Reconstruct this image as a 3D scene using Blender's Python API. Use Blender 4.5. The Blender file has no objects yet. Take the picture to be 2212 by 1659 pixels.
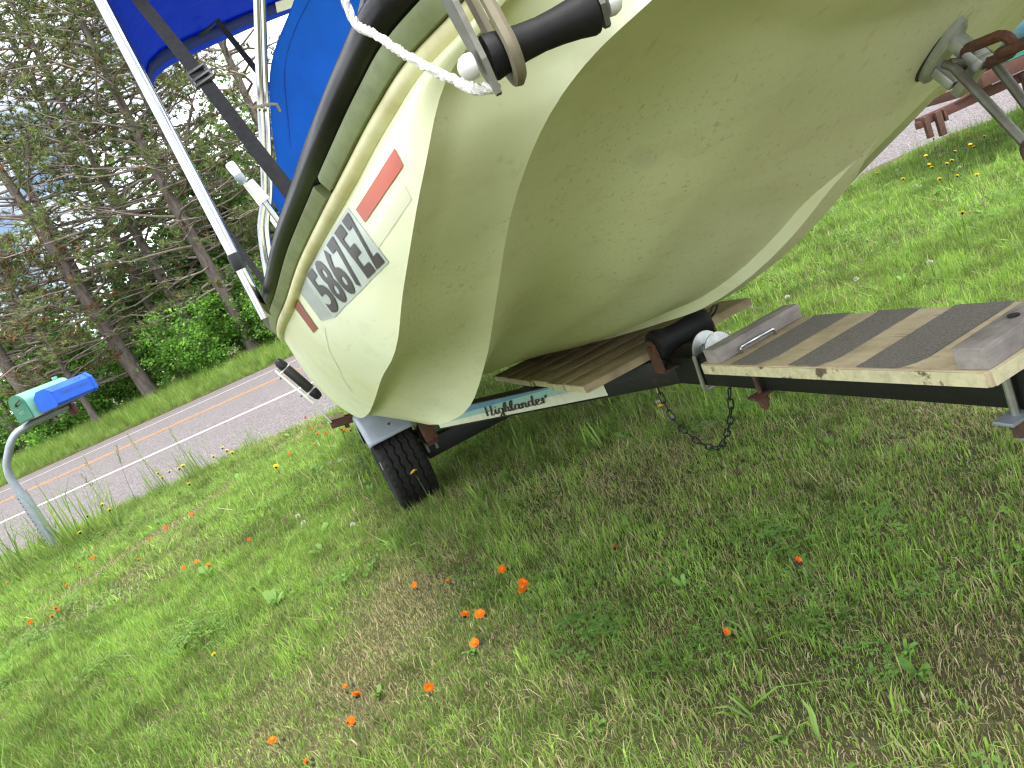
import bpy, bmesh, math, random
import numpy as np
from mathutils import Vector, Matrix, noise as mnoise

# ------------------------------------------------------------------ camera, sky, sun, exposure
scene = bpy.context.scene
col = scene.collection
CAM_Z, PITCH, ROLL = 1.0, math.atan(330 / 1534), math.radians(24.2)
cam_data = bpy.data.cameras.new('camera'); cam = bpy.data.objects.new('camera', cam_data); col.objects.link(cam)
cam_data.sensor_width = 36; cam_data.lens = 36 * 1534 / 2212
cam_data.clip_start = .02; cam_data.clip_end = 2000
cam.matrix_world = Matrix.Translation((0, 0, CAM_Z)) @ Matrix.Rotation(math.pi / 2 - PITCH, 4, 'X') @ Matrix.Rotation(-ROLL, 4, 'Z')
scene.camera = cam

SUN_EL, SUN_AZ = math.radians(70), math.radians(172)          # azimuth clockwise from +Y
world = bpy.data.worlds.new('World'); scene.world = world; world.use_nodes = True
wn = world.node_tree; wn.nodes.clear()
w_out = wn.nodes.new('ShaderNodeOutputWorld'); w_bg = wn.nodes.new('ShaderNodeBackground')
w_sky = wn.nodes.new('ShaderNodeTexSky'); w_sky.sky_type = 'NISHITA'; w_sky.sun_disc = False
w_sky.sun_elevation = SUN_EL; w_sky.sun_rotation = SUN_AZ; w_sky.dust_density = 2.0
w_tc = wn.nodes.new('ShaderNodeTexCoord'); w_no = wn.nodes.new('ShaderNodeTexNoise')
w_no.inputs['Scale'].default_value = 5.0; w_no.inputs['Detail'].default_value = 7; w_no.inputs['Roughness'].default_value = .55
w_rp = wn.nodes.new('ShaderNodeValToRGB'); w_rp.color_ramp.elements[0].position = .37; w_rp.color_ramp.elements[1].position = .62
w_mx = wn.nodes.new('ShaderNodeMix'); w_mx.data_type = 'RGBA'
w_mx.inputs['B'].default_value = (20.0, 20.3, 21.0, 1)
wn.links.new(w_tc.outputs['Generated'], w_no.inputs['Vector']); wn.links.new(w_no.outputs['Fac'], w_rp.inputs['Fac'])
wn.links.new(w_rp.outputs['Color'], w_mx.inputs['Factor']); wn.links.new(w_sky.outputs['Color'], w_mx.inputs['A'])
wn.links.new(w_mx.outputs['Result'], w_bg.inputs['Color']); w_bg.inputs['Strength'].default_value = .1
wn.links.new(w_bg.outputs['Background'], w_out.inputs['Surface'])

sun_data = bpy.data.lights.new('sun', 'SUN'); sun = bpy.data.objects.new('sun', sun_data); col.objects.link(sun)
sun_data.energy = 2.2; sun_data.angle = math.radians(12); sun_data.color = (1, .965, .9)
sd = Vector((math.sin(SUN_AZ) * math.cos(SUN_EL), math.cos(SUN_AZ) * math.cos(SUN_EL), math.sin(SUN_EL)))
sun.rotation_euler = sd.to_track_quat('Z', 'Y').to_euler()
scene.view_settings.view_transform = 'Standard'; scene.view_settings.look = 'None'
scene.view_settings.exposure = 1.0; scene.view_settings.gamma = 1.0; scene.view_settings.use_curve_mapping = False
scene.render.engine = 'CYCLES'
scene.cycles.max_bounces = 4; scene.cycles.diffuse_bounces = 3; scene.cycles.glossy_bounces = 2; scene.cycles.transmission_bounces = 2; scene.cycles.transparent_max_bounces = 4
scene.cycles.use_adaptive_sampling = True; scene.cycles.adaptive_threshold = .02; scene.cycles.caustics_reflective = False; scene.cycles.caustics_refractive = False
scene.cycles.use_denoising = True; scene.cycles.filter_width = 1.25

rng = np.random.default_rng(7); random.seed(7)

# ------------------------------------------------------------------ helpers
def tag(o, label=None, cat=None, group=None, kind=None):
    if label: o['label'] = label
    if cat: o['category'] = cat
    if group: o['group'] = group
    if kind: o['kind'] = kind
    return o
def empty(name, loc=(0, 0, 0), rz=0, **k):
    o = bpy.data.objects.new(name, None); col.objects.link(o); o.location = loc; o.rotation_euler = (0, 0, rz)
    o.empty_display_size = .1
    return tag(o, **k)
def link(name, me, mat=None, parent=None, smooth=True, sharp=35, loc=None):
    o = bpy.data.objects.new(name, me); col.objects.link(o)
    if mat is not None and not me.materials:
        for m in (mat if isinstance(mat, (list, tuple)) else [mat]): me.materials.append(m)
    if smooth:
        me.polygons.foreach_set('use_smooth', [True] * len(me.polygons))
        if sharp: me.set_sharp_from_angle(angle=math.radians(sharp))
    if parent: o.parent = parent
    if loc is not None: o.location = loc
    return o
def mesh(verts, faces):
    me = bpy.data.meshes.new('m'); me.from_pydata([tuple(map(float, v)) for v in verts], [], [tuple(f) for f in faces]); me.update()
    return me
class MB:
    """collects boxes, tubes, lathes into one mesh"""
    def __init__(s): s.v = []; s.f = []; s.mi = []
    def add(s, v, f, mi=0):
        b = len(s.v); s.v += [tuple(map(float, p)) for p in v]; s.f += [tuple(i + b for i in q) for q in f]; s.mi += [mi] * len(f); return s
    def box(s, c, size, R=None, mi=0, bev=0.0):
        bm = bmesh.new(); bmesh.ops.create_cube(bm, size=1)
        for v in bm.verts: v.co = Vector((v.co.x * size[0], v.co.y * size[1], v.co.z * size[2]))
        if bev > 0: bmesh.ops.bevel(bm, geom=list(bm.edges), offset=bev, segments=2, affect='EDGES', profile=.6)
        M = (R.to_4x4() if R is not None else Matrix.Identity(4)); M = Matrix.Translation(c) @ M
        bm.verts.index_update()
        s.add([M @ v.co for v in bm.verts], [[v.index for v in f.verts] for f in bm.faces], mi); bm.free(); return s
    def bar(s, p, q, w, h, up=(0, 0, 1), mi=0, bev=0.0):
        p, q = Vector(p), Vector(q); d = q - p; y = d.normalized(); x = y.cross(Vector(up)).normalized(); z = x.cross(y)
        R = Matrix((x, y, z)).transposed()
        return s.box((p + q) / 2, (w, d.length, h), R, mi, bev)
    def tube(s, pts, r, n=8, cap=True, mi=0, closed=False, flat=1.0):
        pts = [Vector(p) for p in pts]; m = len(pts); rr = r if hasattr(r, '__len__') else [r] * m
        V = []; F = []; prev = None
        for i, p in enumerate(pts):
            if closed: t = pts[(i + 1) % m] - pts[i - 1]
            else: t = pts[min(i + 1, m - 1)] - pts[max(i - 1, 0)]
            t.normalize()
            if prev is None:
                a = Vector((0, 0, 1)) if abs(t.z) < .9 else Vector((1, 0, 0)); x = t.cross(a).normalized()
            else:
                x = (prev - t * prev.dot(t)).normalized()
            prev = x; y = t.cross(x)
            for k in range(n):
                an = 2 * math.pi * k / n; V.append(p + (x * math.cos(an) + y * math.sin(an) * flat) * rr[i])
        for i in range(m if closed else m - 1):
            j = (i + 1) % m
            for k in range(n): F.append((i * n + k, i * n + (k + 1) % n, j * n + (k + 1) % n, j * n + k))
        if cap and not closed: F.append(tuple(range(n))[::-1]); F.append(tuple((m - 1) * n + k for k in range(n)))
        return s.add(V, F, mi)
    def lathe(s, prof, c, axis, n=24, mi=0, cap=True):
        """prof: list of (distance along axis, radius)"""
        ax = Vector(axis).normalized(); a = Vector((0, 0, 1)) if abs(ax.z) < .9 else Vector((1, 0, 0)); x = ax.cross(a).normalized(); y = ax.cross(x)
        V = []; F = []; m = len(prof)
        for d, r in prof:
            for k in range(n):
                an = 2 * math.pi * k / n; V.append(Vector(c) + ax * d + (x * math.cos(an) + y * math.sin(an)) * r)
        for i in range(m - 1):
            for k in range(n): F.append((i * n + k, i * n + (k + 1) % n, (i + 1) * n + (k + 1) % n, (i + 1) * n + k))
        if cap: F.append(tuple(range(n))[::-1]); F.append(tuple((m - 1) * n + k for k in range(n)))
        return s.add(V, F, mi)
    def obj(s, name, mat, parent=None, smooth=True, sharp=35, **k):
        me = mesh(s.v, s.f)
        if any(s.mi): me.polygons.foreach_set('material_index', s.mi)
        return link(name, me, mat, parent, smooth, sharp, **k)
def copy_tree(o, parent=None):
    c = o.copy(); col.objects.link(c); c.parent = parent
    for ch in [x for x in o.children]: copy_tree(ch, c)
    return c

# ------------------------------------------------------------------ materials
def new_mat(name):
    m = bpy.data.materials.new(name); m.use_nodes = True; nt = m.node_tree; nt.nodes.clear()
    out = nt.nodes.new('ShaderNodeOutputMaterial'); p = nt.nodes.new('ShaderNodeBsdfPrincipled'); nt.links.new(p.outputs[0], out.inputs[0])
    return m, nt, p, out
def N(nt, typ, **k):
    n = nt.nodes.new(typ)
    for a, b in k.items():
        if a in n.inputs: n.inputs[a].default_value = b
        else: setattr(n, a, b)
    return n
def coords(nt, scale=(1, 1, 1), kind='Object'):
    tc = nt.nodes.new('ShaderNodeTexCoord'); mp = nt.nodes.new('ShaderNodeMapping'); mp.inputs['Scale'].default_value = scale
    nt.links.new(tc.outputs[kind], mp.inputs['Vector']); return mp.outputs['Vector']
def noise_fac(nt, vec, scale, detail=4, rough=.5, lo=.4, hi=.6):
    n = N(nt, 'ShaderNodeTexNoise', Scale=scale, Detail=detail, Roughness=rough); nt.links.new(vec, n.inputs['Vector'])
    r = nt.nodes.new('ShaderNodeMapRange'); r.inputs['From Min'].default_value = lo; r.inputs['From Max'].default_value = hi
    nt.links.new(n.outputs['Fac'], r.inputs['Value']); return r.outputs['Result']
def mixc(nt, fac, a, b):
    m = nt.nodes.new('ShaderNodeMix'); m.data_type = 'RGBA'
    for s, x in (('Factor', fac), ('A', a), ('B', b)):
        if hasattr(x, 'is_output') or isinstance(x, bpy.types.NodeSocket): nt.links.new(x, m.inputs[s])
        elif s == 'Factor': m.inputs[s].default_value = x
        else: m.inputs[s].default_value = (*x, 1)
    return m.outputs['Result']
def mul(nt, a, k):
    m = N(nt, 'ShaderNodeMath', operation='MULTIPLY'); nt.links.new(a, m.inputs[0]); m.inputs[1].default_value = k; return m.outputs[0]
def bump(nt, p, h, strength=.3, dist=.01):
    b = N(nt, 'ShaderNodeBump', Strength=strength, Distance=dist); nt.links.new(h, b.inputs['Height']); nt.links.new(b.outputs[0], p.inputs['Normal'])
def simple(name, c1, c2=None, rough=.6, metal=0.0, scale=20, lo=.35, hi=.65, bumps=0.0, bscale=None, stretch=(1, 1, 1), kind='Object', spec=.5, coat=0.0):
    m, nt, p, out = new_mat(name); p.inputs['Roughness'].default_value = rough; p.inputs['Metallic'].default_value = metal
    p.inputs['Specular IOR Level'].default_value = spec; p.inputs['Coat Weight'].default_value = coat
    v = coords(nt, stretch, kind)
    f = noise_fac(nt, v, scale, 6, .6, lo, hi)
    nt.links.new(mixc(nt, f, c1, c2 or tuple(x * .75 for x in c1)), p.inputs['Base Color'])
    if bumps: bump(nt, p, noise_fac(nt, v, bscale or scale * 3, 4, .6, .2, .8), bumps, .004)
    return m
M = {}
def hull_mat():
    m, nt, p, out = new_mat('gelcoat'); p.inputs['Roughness'].default_value = .38; p.inputs['Specular IOR Level'].default_value = .45
    v = coords(nt); vs = coords(nt, (1, 1, 2.6))
    base = mixc(nt, noise_fac(nt, v, 2.2, 3, .5, .35, .7), (.79, .83, .58), (.77, .79, .48))
    base = mixc(nt, mul(nt, noise_fac(nt, vs, 9, 5, .6, .52, .75), .30), base, (.56, .50, .27))
    base = mixc(nt, mul(nt, noise_fac(nt, coords(nt, (1, .16, 1)), 55, 4, .6, .62, .74), .28), base, (.45, .38, .20))
    vd = coords(nt, (1.0, 1.0, 1.0)); mp = vd.node; mp.inputs['Rotation'].default_value = (.5, .3, .6); mp.inputs['Scale'].default_value = (2.4, 1.0, 2.4)
    zone = noise_fac(nt, v, 4, 2, .5, .34, .56)
    gn = nt.nodes.new('ShaderNodeNewGeometry'); sx = nt.nodes.new('ShaderNodeSeparateXYZ'); nt.links.new(gn.outputs['True Normal'], sx.inputs[0])
    ab = N(nt, 'ShaderNodeMath', operation='ABSOLUTE'); nt.links.new(sx.outputs['Z'], ab.inputs[0])
    und = nt.nodes.new('ShaderNodeMapRange'); und.inputs['From Min'].default_value = .35; und.inputs['From Max'].default_value = .75; und.inputs['To Min'].default_value = .12; nt.links.new(ab.outputs[0], und.inputs['Value'])   # road grime clings to the bottom panels
    zz = N(nt, 'ShaderNodeMath', operation='MULTIPLY'); nt.links.new(zone, zz.inputs[0]); nt.links.new(und.outputs['Result'], zz.inputs[1]); zone = zz.outputs[0]
    for sc, lo, hi, am, c in ((62, .62, .70, .36, (.25, .25, .15)), (120, .63, .72, .38, (.20, .20, .12)), (26, .64, .72, .22, (.30, .28, .16)), (230, .70, .75, .6, (.12, .10, .06))):
        mm = N(nt, 'ShaderNodeMath', operation='MULTIPLY'); nt.links.new(noise_fac(nt, vd, sc, 3, .55, lo, hi), mm.inputs[0]); nt.links.new(zone, mm.inputs[1])
        base = mixc(nt, mul(nt, mm.outputs[0], am), base, c)
    sm = N(nt, 'ShaderNodeVectorMath', operation='DISTANCE'); nt.links.new(v, sm.inputs[0]); sm.inputs[1].default_value = (-.364, -.124, .98)     # hand-sized dull smudge on the forefoot
    sr = nt.nodes.new('ShaderNodeMapRange'); sr.inputs['From Min'].default_value = .038; sr.inputs['From Max'].default_value = .012; nt.links.new(sm.outputs['Value'], sr.inputs['Value'])
    base = mixc(nt, mul(nt, sr.outputs['Result'], .32), base, (.25, .25, .20))
    nt.links.new(base, p.inputs['Base Color'])
    nt.links.new(noise_fac(nt, v, 12, 5, .6, -.4, 1.6), p.inputs['Roughness'])
    bump(nt, p, noise_fac(nt, v, 30, 3, .5, 0, 1), .05, .004)
    return m
def wood_mat(name, c1, c2, c3, rough=.75, along='x'):
    m, nt, p, out = new_mat(name); p.inputs['Roughness'].default_value = rough; p.inputs['Specular IOR Level'].default_value = .25
    sc = {'x': (3, 60, 60), 'y': (60, 3, 60)}[along]
    v = coords(nt, sc); v1 = coords(nt)
    g = noise_fac(nt, v, 1.0, 6, .65, .35, .65)
    b = mixc(nt, g, c1, c2)
    b = mixc(nt, noise_fac(nt, coords(nt, tuple(x * 1.6 for x in sc)), 1.3, 4, .7, .62, .7), b, c3)
    b = mixc(nt, mul(nt, noise_fac(nt, v1, 14, 4, .6, .45, .7), .5), b, c3)
    nt.links.new(b, p.inputs['Base Color']); bump(nt, p, g, .35, .003)
    return m
def rust_mat(name, paint, rust=(.19, .07, .03), amount=(.5, .62), rough=.7, scale=18, metal=0.0):
    m, nt, p, out = new_mat(name); p.inputs['Roughness'].default_value = rough; p.inputs['Metallic'].default_value = metal
    v = coords(nt)
    f = noise_fac(nt, v, scale, 6, .65, *amount)
    b = mixc(nt, noise_fac(nt, v, scale * 3, 4, .6, .3, .7), paint, tuple(x * .7 for x in paint))
    b = mixc(nt, f, b, mixc(nt, noise_fac(nt, v, scale * 5, 3, .6, .35, .65), rust, tuple(x * .5 for x in rust)))
    nt.links.new(b, p.inputs['Base Color']); bump(nt, p, noise_fac(nt, v, scale * 6, 4, .6, .2, .8), .3, .002)
    return m
def leaf_mat(name, tint=(1, 1, 1), transl=.35, rough=.55):
    """colour from the mesh's own colour layer, varied from instance to instance"""
    m, nt, p, out = new_mat(name); p.inputs['Roughness'].default_value = rough; p.inputs['Specular IOR Level'].default_value = .25
    at = N(nt, 'ShaderNodeVertexColor', layer_name='Col'); oi = nt.nodes.new('ShaderNodeObjectInfo')
    hsv = nt.nodes.new('ShaderNodeHueSaturation')
    r = nt.nodes.new('ShaderNodeMapRange'); r.inputs['To Min'].default_value = .78; r.inputs['To Max'].default_value = 1.25
    nt.links.new(oi.outputs['Random'], r.inputs['Value']); nt.links.new(r.outputs['Result'], hsv.inputs['Value'])
    nt.links.new(at.outputs['Color'], hsv.inputs['Color'])
    nt.links.new(hsv.outputs['Color'], p.inputs['Base Color'])
    tr = nt.nodes.new('ShaderNodeBsdfTranslucent'); nt.links.new(hsv.outputs['Color'], tr.inputs['Color'])
    mx = nt.nodes.new('ShaderNodeMixShader'); mx.inputs[0].default_value = transl
    nt.links.new(p.outputs[0], mx.inputs[1]); nt.links.new(tr.outputs[0], mx.inputs[2]); nt.links.new(mx.outputs[0], out.inputs[0])
    return m
M['hull'] = hull_mat()
M['bead'] = simple('bead_gelcoat', (.72, .70, .40), (.58, .53, .25), .42, scale=14)
M['strip'] = simple('olive_strip', (.22, .265, .115), (.165, .195, .08), .5, scale=25, bumps=.1)
M['rubber'] = simple('rub_rail_rubber', (.006, .006, .006), (.013, .012, .011), .30, scale=16, bumps=.04, spec=.22)
M['black'] = simple('black_rubber', (.012, .012, .013), (.02, .02, .02), .5, scale=30, bumps=.1)
M['matteblack'] = simple('matte_black_roller', (.009, .009, .0095), (.016, .016, .016), .6, scale=30, bumps=.1, spec=.25)
M['blackweb'] = simple('black_webbing', (.012, .012, .013), (.02, .02, .022), .85, scale=120, bumps=.3)
M['greyweb'] = simple('grey_webbing', (.0075, .008, .010), (.013, .0135, .016), .8, scale=60, bumps=.3, bscale=400, spec=.15)
M['frame'] = rust_mat('black_frame_paint', (.006, .006, .006), (.05, .03, .02), (.62, .72), .5, 10)
M['rust'] = rust_mat('rusty_steel', (.07, .045, .035), (.16, .06, .03), (.4, .6), .8, 30)
M['zinc'] = simple('zinc_plate', (.50, .52, .50), (.32, .33, .30), .42, .75, scale=30, bumps=.05)
M['galv'] = simple('galvanised_steel', (.33, .37, .41), (.26, .29, .33), .5, .45, scale=14, bumps=.05)
M['oldsteel'] = simple('dull_old_steel', (.20, .20, .165), (.13, .125, .10), .5, .6, scale=40, bumps=.1)
M['fender'] = simple('grey_fender_paint', (.33, .37, .42), (.27, .30, .34), .36, .1, scale=9)
M['chrome'] = simple('stainless_tube', (.52, .52, .50), (.47, .47, .45), .12, 1.0, scale=6)
M['white'] = simple('white_plastic', (.80, .80, .77), (.70, .70, .66), .35, scale=20)
M['rope'] = simple('white_rope', (.80, .79, .74), (.62, .60, .54), .85, scale=120, bumps=.5, bscale=300)
M['tan'] = simple('tan_band', (.24, .21, .14), (.16, .14, .09), .7, scale=30)
M['plastic_dk'] = simple('dark_plastic', (.012, .013, .016), (.02, .021, .025), .45, scale=40, spec=.3)
M['tyre'] = simple('tyre_rubber', (.010, .010, .010), (.018, .017, .015), .75, scale=40, bumps=.2, spec=.3)
M['rim'] = simple('white_rim', (.6, .6, .6), (.4, .38, .35), .4, scale=20)
def cloth_mat(name, c1, c2, tr, tcol):
    m, nt, p, out = new_mat(name); p.inputs['Roughness'].default_value = .75; p.inputs['Specular IOR Level'].default_value = .2
    v = coords(nt); nt.links.new(mixc(nt, noise_fac(nt, v, 5, 5, .6, .35, .65), c1, c2), p.inputs['Base Color']); bump(nt, p, noise_fac(nt, coords(nt, (1, 1, .45)), 5, 4, .5, .2, .8), .45, .05)
    t = nt.nodes.new('ShaderNodeBsdfTranslucent'); t.inputs['Color'].default_value = (*tcol, 1)
    mx = nt.nodes.new('ShaderNodeMixShader'); mx.inputs[0].default_value = tr
    nt.links.new(p.outputs[0], mx.inputs[1]); nt.links.new(t.outputs[0], mx.inputs[2]); nt.links.new(mx.outputs[0], out.inputs[0]); return m
M['canvas'] = cloth_mat('blue_canvas', (.003, .090, .50), (.003, .072, .41), .12, (.003, .10, .55))
M['canvas_dk'] = cloth_mat('navy_hem', (.012, .030, .19), (.010, .024, .15), .2, (.01, .03, .25))
M['canvas_tp'] = cloth_mat('bimini_canvas', (.004, .055, .42), (.004, .046, .36), .42, (.003, .085, .58))
M['plank'] = wood_mat('step_plank_wood', (.62, .51, .35), (.50, .40, .265), (.25, .19, .12), along='y')
M['plank_paint'] = rust_mat('flaking_cream_paint', (.70, .65, .40), (.16, .12, .07), (.57, .63), .7, 22)
M['deckwood'] = wood_mat('walkway_wood', (.46, .36, .22), (.34, .26, .15), (.12, .09, .05), along='x')
M['endgrain'] = wood_mat('sawn_end_wood', (.50, .40, .26), (.36, .28, .17), (.13, .10, .06), along='x')
M['oldwood'] = wood_mat('weathered_grey_wood', (.40, .365, .335), (.29, .255, .235), (.10, .085, .08), along='x')
M['grip'] = simple('grit_tape', (.29, .26, .23), (.15, .135, .12), .95, scale=320, lo=.35, hi=.65, bumps=.8, bscale=400)
M['hole'] = simple('dark_hole', (.01, .008, .007), None, .9)
M['orange'] = simple('orange_sticker', (.43, .07, .02), (.38, .06, .018), .45, scale=10)
M['redst'] = simple('faded_red_sticker', (.34, .085, .05), (.22, .085, .06), .5, scale=40)
M['plate'] = simple('clear_sticker_film', (.49, .55, .49), (.45, .50, .44), .3, scale=12)
M['ink'] = simple('black_lettering', (.026, .02, .02), (.042, .033, .033), .4, scale=30)
M['inkgrey'] = simple('scraped_residue', (.34, .36, .33), (.55, .58, .50), .6, scale=90)
M['ghost'] = simple('sticker_ghost', (.68, .67, .46), (.66, .69, .50), .4, scale=60)
M['scratch'] = simple('gouge', (.85, .86, .72), (.78, .79, .62), .6, scale=60)
M['dec_blue'] = simple('decal_blue', (.10, .26, .42), (.14, .32, .48), .4, scale=40)
M['dec_teal'] = simple('decal_pale_teal', (.34, .55, .50), (.30, .50, .46), .4, scale=40)
M['dec_white'] = simple('decal_cream', (.70, .72, .55), (.62, .64, .48), .4, scale=40)
M['mb_green'] = simple('green_mailbox_paint', (.02, .15, .085), (.03, .18, .105), .4, scale=8)
M['mb_top'] = simple('pale_green_paint', (.20, .46, .34), (.14, .38, .27), .45, scale=8)  # paler green than the door, for the body, catch and door print
M['mb_blue'] = simple('blue_tube_plastic', (.006, .085, .58), (.012, .12, .64), .4, scale=6)
M['mb_print'] = simple('faded_print', (.02, .10, .42), None, .5)
M['lens'] = simple('light_lens', (.82, .82, .84), (.75, .75, .78), .15, scale=20)
M['b2'] = simple('pale_blue_hull', (.16, .42, .62), (.30, .46, .56), .4, scale=9, lo=.4, hi=.6)
M['b2trim'] = simple('teal_trim', (.05, .20, .15), None, .5)
M['b2frame'] = rust_mat('red_oxide_frame', (.115, .045, .034), (.12, .055, .03), (.48, .62), .8, 14)
M['soil'] = simple('soil', (.10, .09, .05), (.06, .075, .025), .95, scale=14, bumps=.5)
M['bark'] = simple('pine_bark', (.20, .165, .145), (.10, .08, .068), .95, scale=2.2, stretch=(5, 5, 1.6), bumps=.9, bscale=6)
M['twig'] = simple('bare_pine_branches', (.30, .25, .205), (.19, .155, .125), .9, scale=3)
M['leaf'] = leaf_mat('foliage', transl=.4)
M['needle'] = leaf_mat('needles', transl=.15)
M['grass'] = leaf_mat('grass_blades', transl=.35)
M['petal'] = leaf_mat('petals', transl=.3)

# ------------------------------------------------------------------ ground, lawn, road, verge
def sstep(e0, e1, x):
    t = np.clip((x - e0) / (e1 - e0), 0, 1); return t * t * (3 - 2 * t)
def edge_y(x):                       # where the lawn gives way to the road
    return 6.78 - .055 * x + .10 * np.sin(x * 1.7) + .06 * np.sin(x * 4.3 + 1)
def lawn_z(x, y):
    z = .012 * np.sin(x * 1.9 + y * .7) + .010 * np.sin(y * 2.7 - x * 1.1)
    return z * sstep(.3, 1.5, np.hypot(x, y)) - .11 * sstep(-.15, .4, y - edge_y(x))
def road_z(y):
    return -.10 + .07 * np.clip(1 - ((y - 14.6) / 7.0) ** 2, 0, 1)
def verge_z(x, y):
    return -.10 + .22 * sstep(21.3, 26, y) + .05 * np.sin(x * .4) * sstep(22, 26, y)
def grid(xs, ys, zf):
    X, Y = np.meshgrid(xs, ys); Z = zf(X, Y); nx, ny = len(xs), len(ys)
    v = np.stack([X.ravel(), Y.ravel(), Z.ravel()], 1)
    f = [(j * nx + i, j * nx + i + 1, (j + 1) * nx + i + 1, (j + 1) * nx + i) for j in range(ny - 1) for i in range(nx - 1)]
    return mesh(v, f)
def lawn_mat():
    m, nt, p, out = new_mat('lawn_soil'); p.inputs['Roughness'].default_value = .95; p.inputs['Specular IOR Level'].default_value = .1
    v = coords(nt)
    b = mixc(nt, noise_fac(nt, v, 2.2, 5, .6, .4, .6), (.07, .085, .03), (.135, .115, .06))
    b = mixc(nt, noise_fac(nt, v, 60, 4, .6, .4, .65), b, (.07, .062, .035))
    nt.links.new(b, p.inputs['Base Color']); bump(nt, p, noise_fac(nt, v, 45, 4, .6, .2, .8), .6, .02)
    return m
def road_mat():
    m, nt, p, out = new_mat('chip_seal'); p.inputs['Roughness'].default_value = .9; p.inputs['Specular IOR Level'].default_value = .2
    v = coords(nt)
    vo = N(nt, 'ShaderNodeTexVoronoi', Scale=75.0); nt.links.new(v, vo.inputs['Vector'])
    r = nt.nodes.new('ShaderNodeValToRGB'); r.color_ramp.interpolation = 'CONSTANT'
    for i, (pos, c) in enumerate([(0, (.065, .057, .056)), (.22, (.165, .146, .145)), (.5, (.22, .193, .192)), (.75, (.14, .125, .125)), (.9, (.33, .30, .295))]):
        e = r.color_ramp.elements[i] if i < 2 else r.color_ramp.elements.new(pos)
        e.position = pos; e.color = (*c, 1)
    sp = nt.nodes.new('ShaderNodeSeparateColor'); nt.links.new(vo.outputs['Color'], sp.inputs[0]); nt.links.new(sp.outputs[0], r.inputs['Fac'])
    b = mixc(nt, mul(nt, noise_fac(nt, coords(nt, (.15, 1.2, 1)), 1.4, 5, .6, .4, .65), .45), r.outputs['Color'], (.15, .134, .134))
    nt.links.new(b, p.inputs['Base Color']); bump(nt, p, vo.outputs['Distance'], .5, .008)
    return m
M['lawn'] = lawn_mat(); M['road'] = road_mat()
M['gravel'] = simple('shoulder_gravel', (.26, .21, .175), (.15, .12, .10), .95, scale=30, bumps=.6, bscale=60)
M['wpaint'] = simple('white_road_paint', (.68, .68, .65), (.46, .44, .43), .8, scale=9, lo=.35, hi=.75)
M['ypaint'] = simple('yellow_road_paint', (.62, .30, .06), (.42, .22, .08), .8, scale=12)
M['field'] = simple('field_ground', (.07, .10, .03), (.10, .11, .045), .95, scale=.4)

tag(link('ground', mesh([(-900, -900, -.45), (900, -900, -.45), (900, 900, -.45), (-900, 900, -.45)], [(0, 1, 2, 3)]), M['field'], smooth=False), kind='structure')
tag(link('lawn', grid(np.linspace(-16, 16, 110), np.concatenate([np.linspace(-6, .5, 14), np.linspace(.6, 7.6, 60)]), lawn_z), M['lawn'], sharp=None), kind='structure')
ry = np.linspace(6.6, 21.6, 46)
tag(link('road', grid(np.linspace(-160, 160, 65), ry, lambda X, Y: road_z(Y)), M['road'], sharp=None), kind='structure')
road = bpy.data.objects['road']
def road_strip(name, y0, y1, mat, lift=.004, parent=road, x0=-158, x1=158):
    ys = np.linspace(y0, y1, max(2, int((y1 - y0) / .3) + 2))
    return link(name, grid(np.linspace(x0, x1, 60), ys, lambda X, Y: road_z(Y) + lift), mat, parent, sharp=None)
road_strip('edge_line', 10.86, 11.03, M['wpaint']); road_strip('edge_line', 18.12, 18.25, M['wpaint'])
road_strip('centre_line', 14.42, 14.53, M['ypaint']); road_strip('centre_line', 14.68, 14.79, M['ypaint'])
gs = road_strip('gravel_shoulder', 20.6, 21.58, M['gravel'], .006)
tag(link('verge', grid(np.linspace(-90, 60, 90), np.concatenate([np.linspace(21.3, 27, 16), np.linspace(29, 120, 12)]), lambda X, Y: verge_z(X, Y) + .012), M['lawn'], sharp=None), kind='structure')

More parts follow.
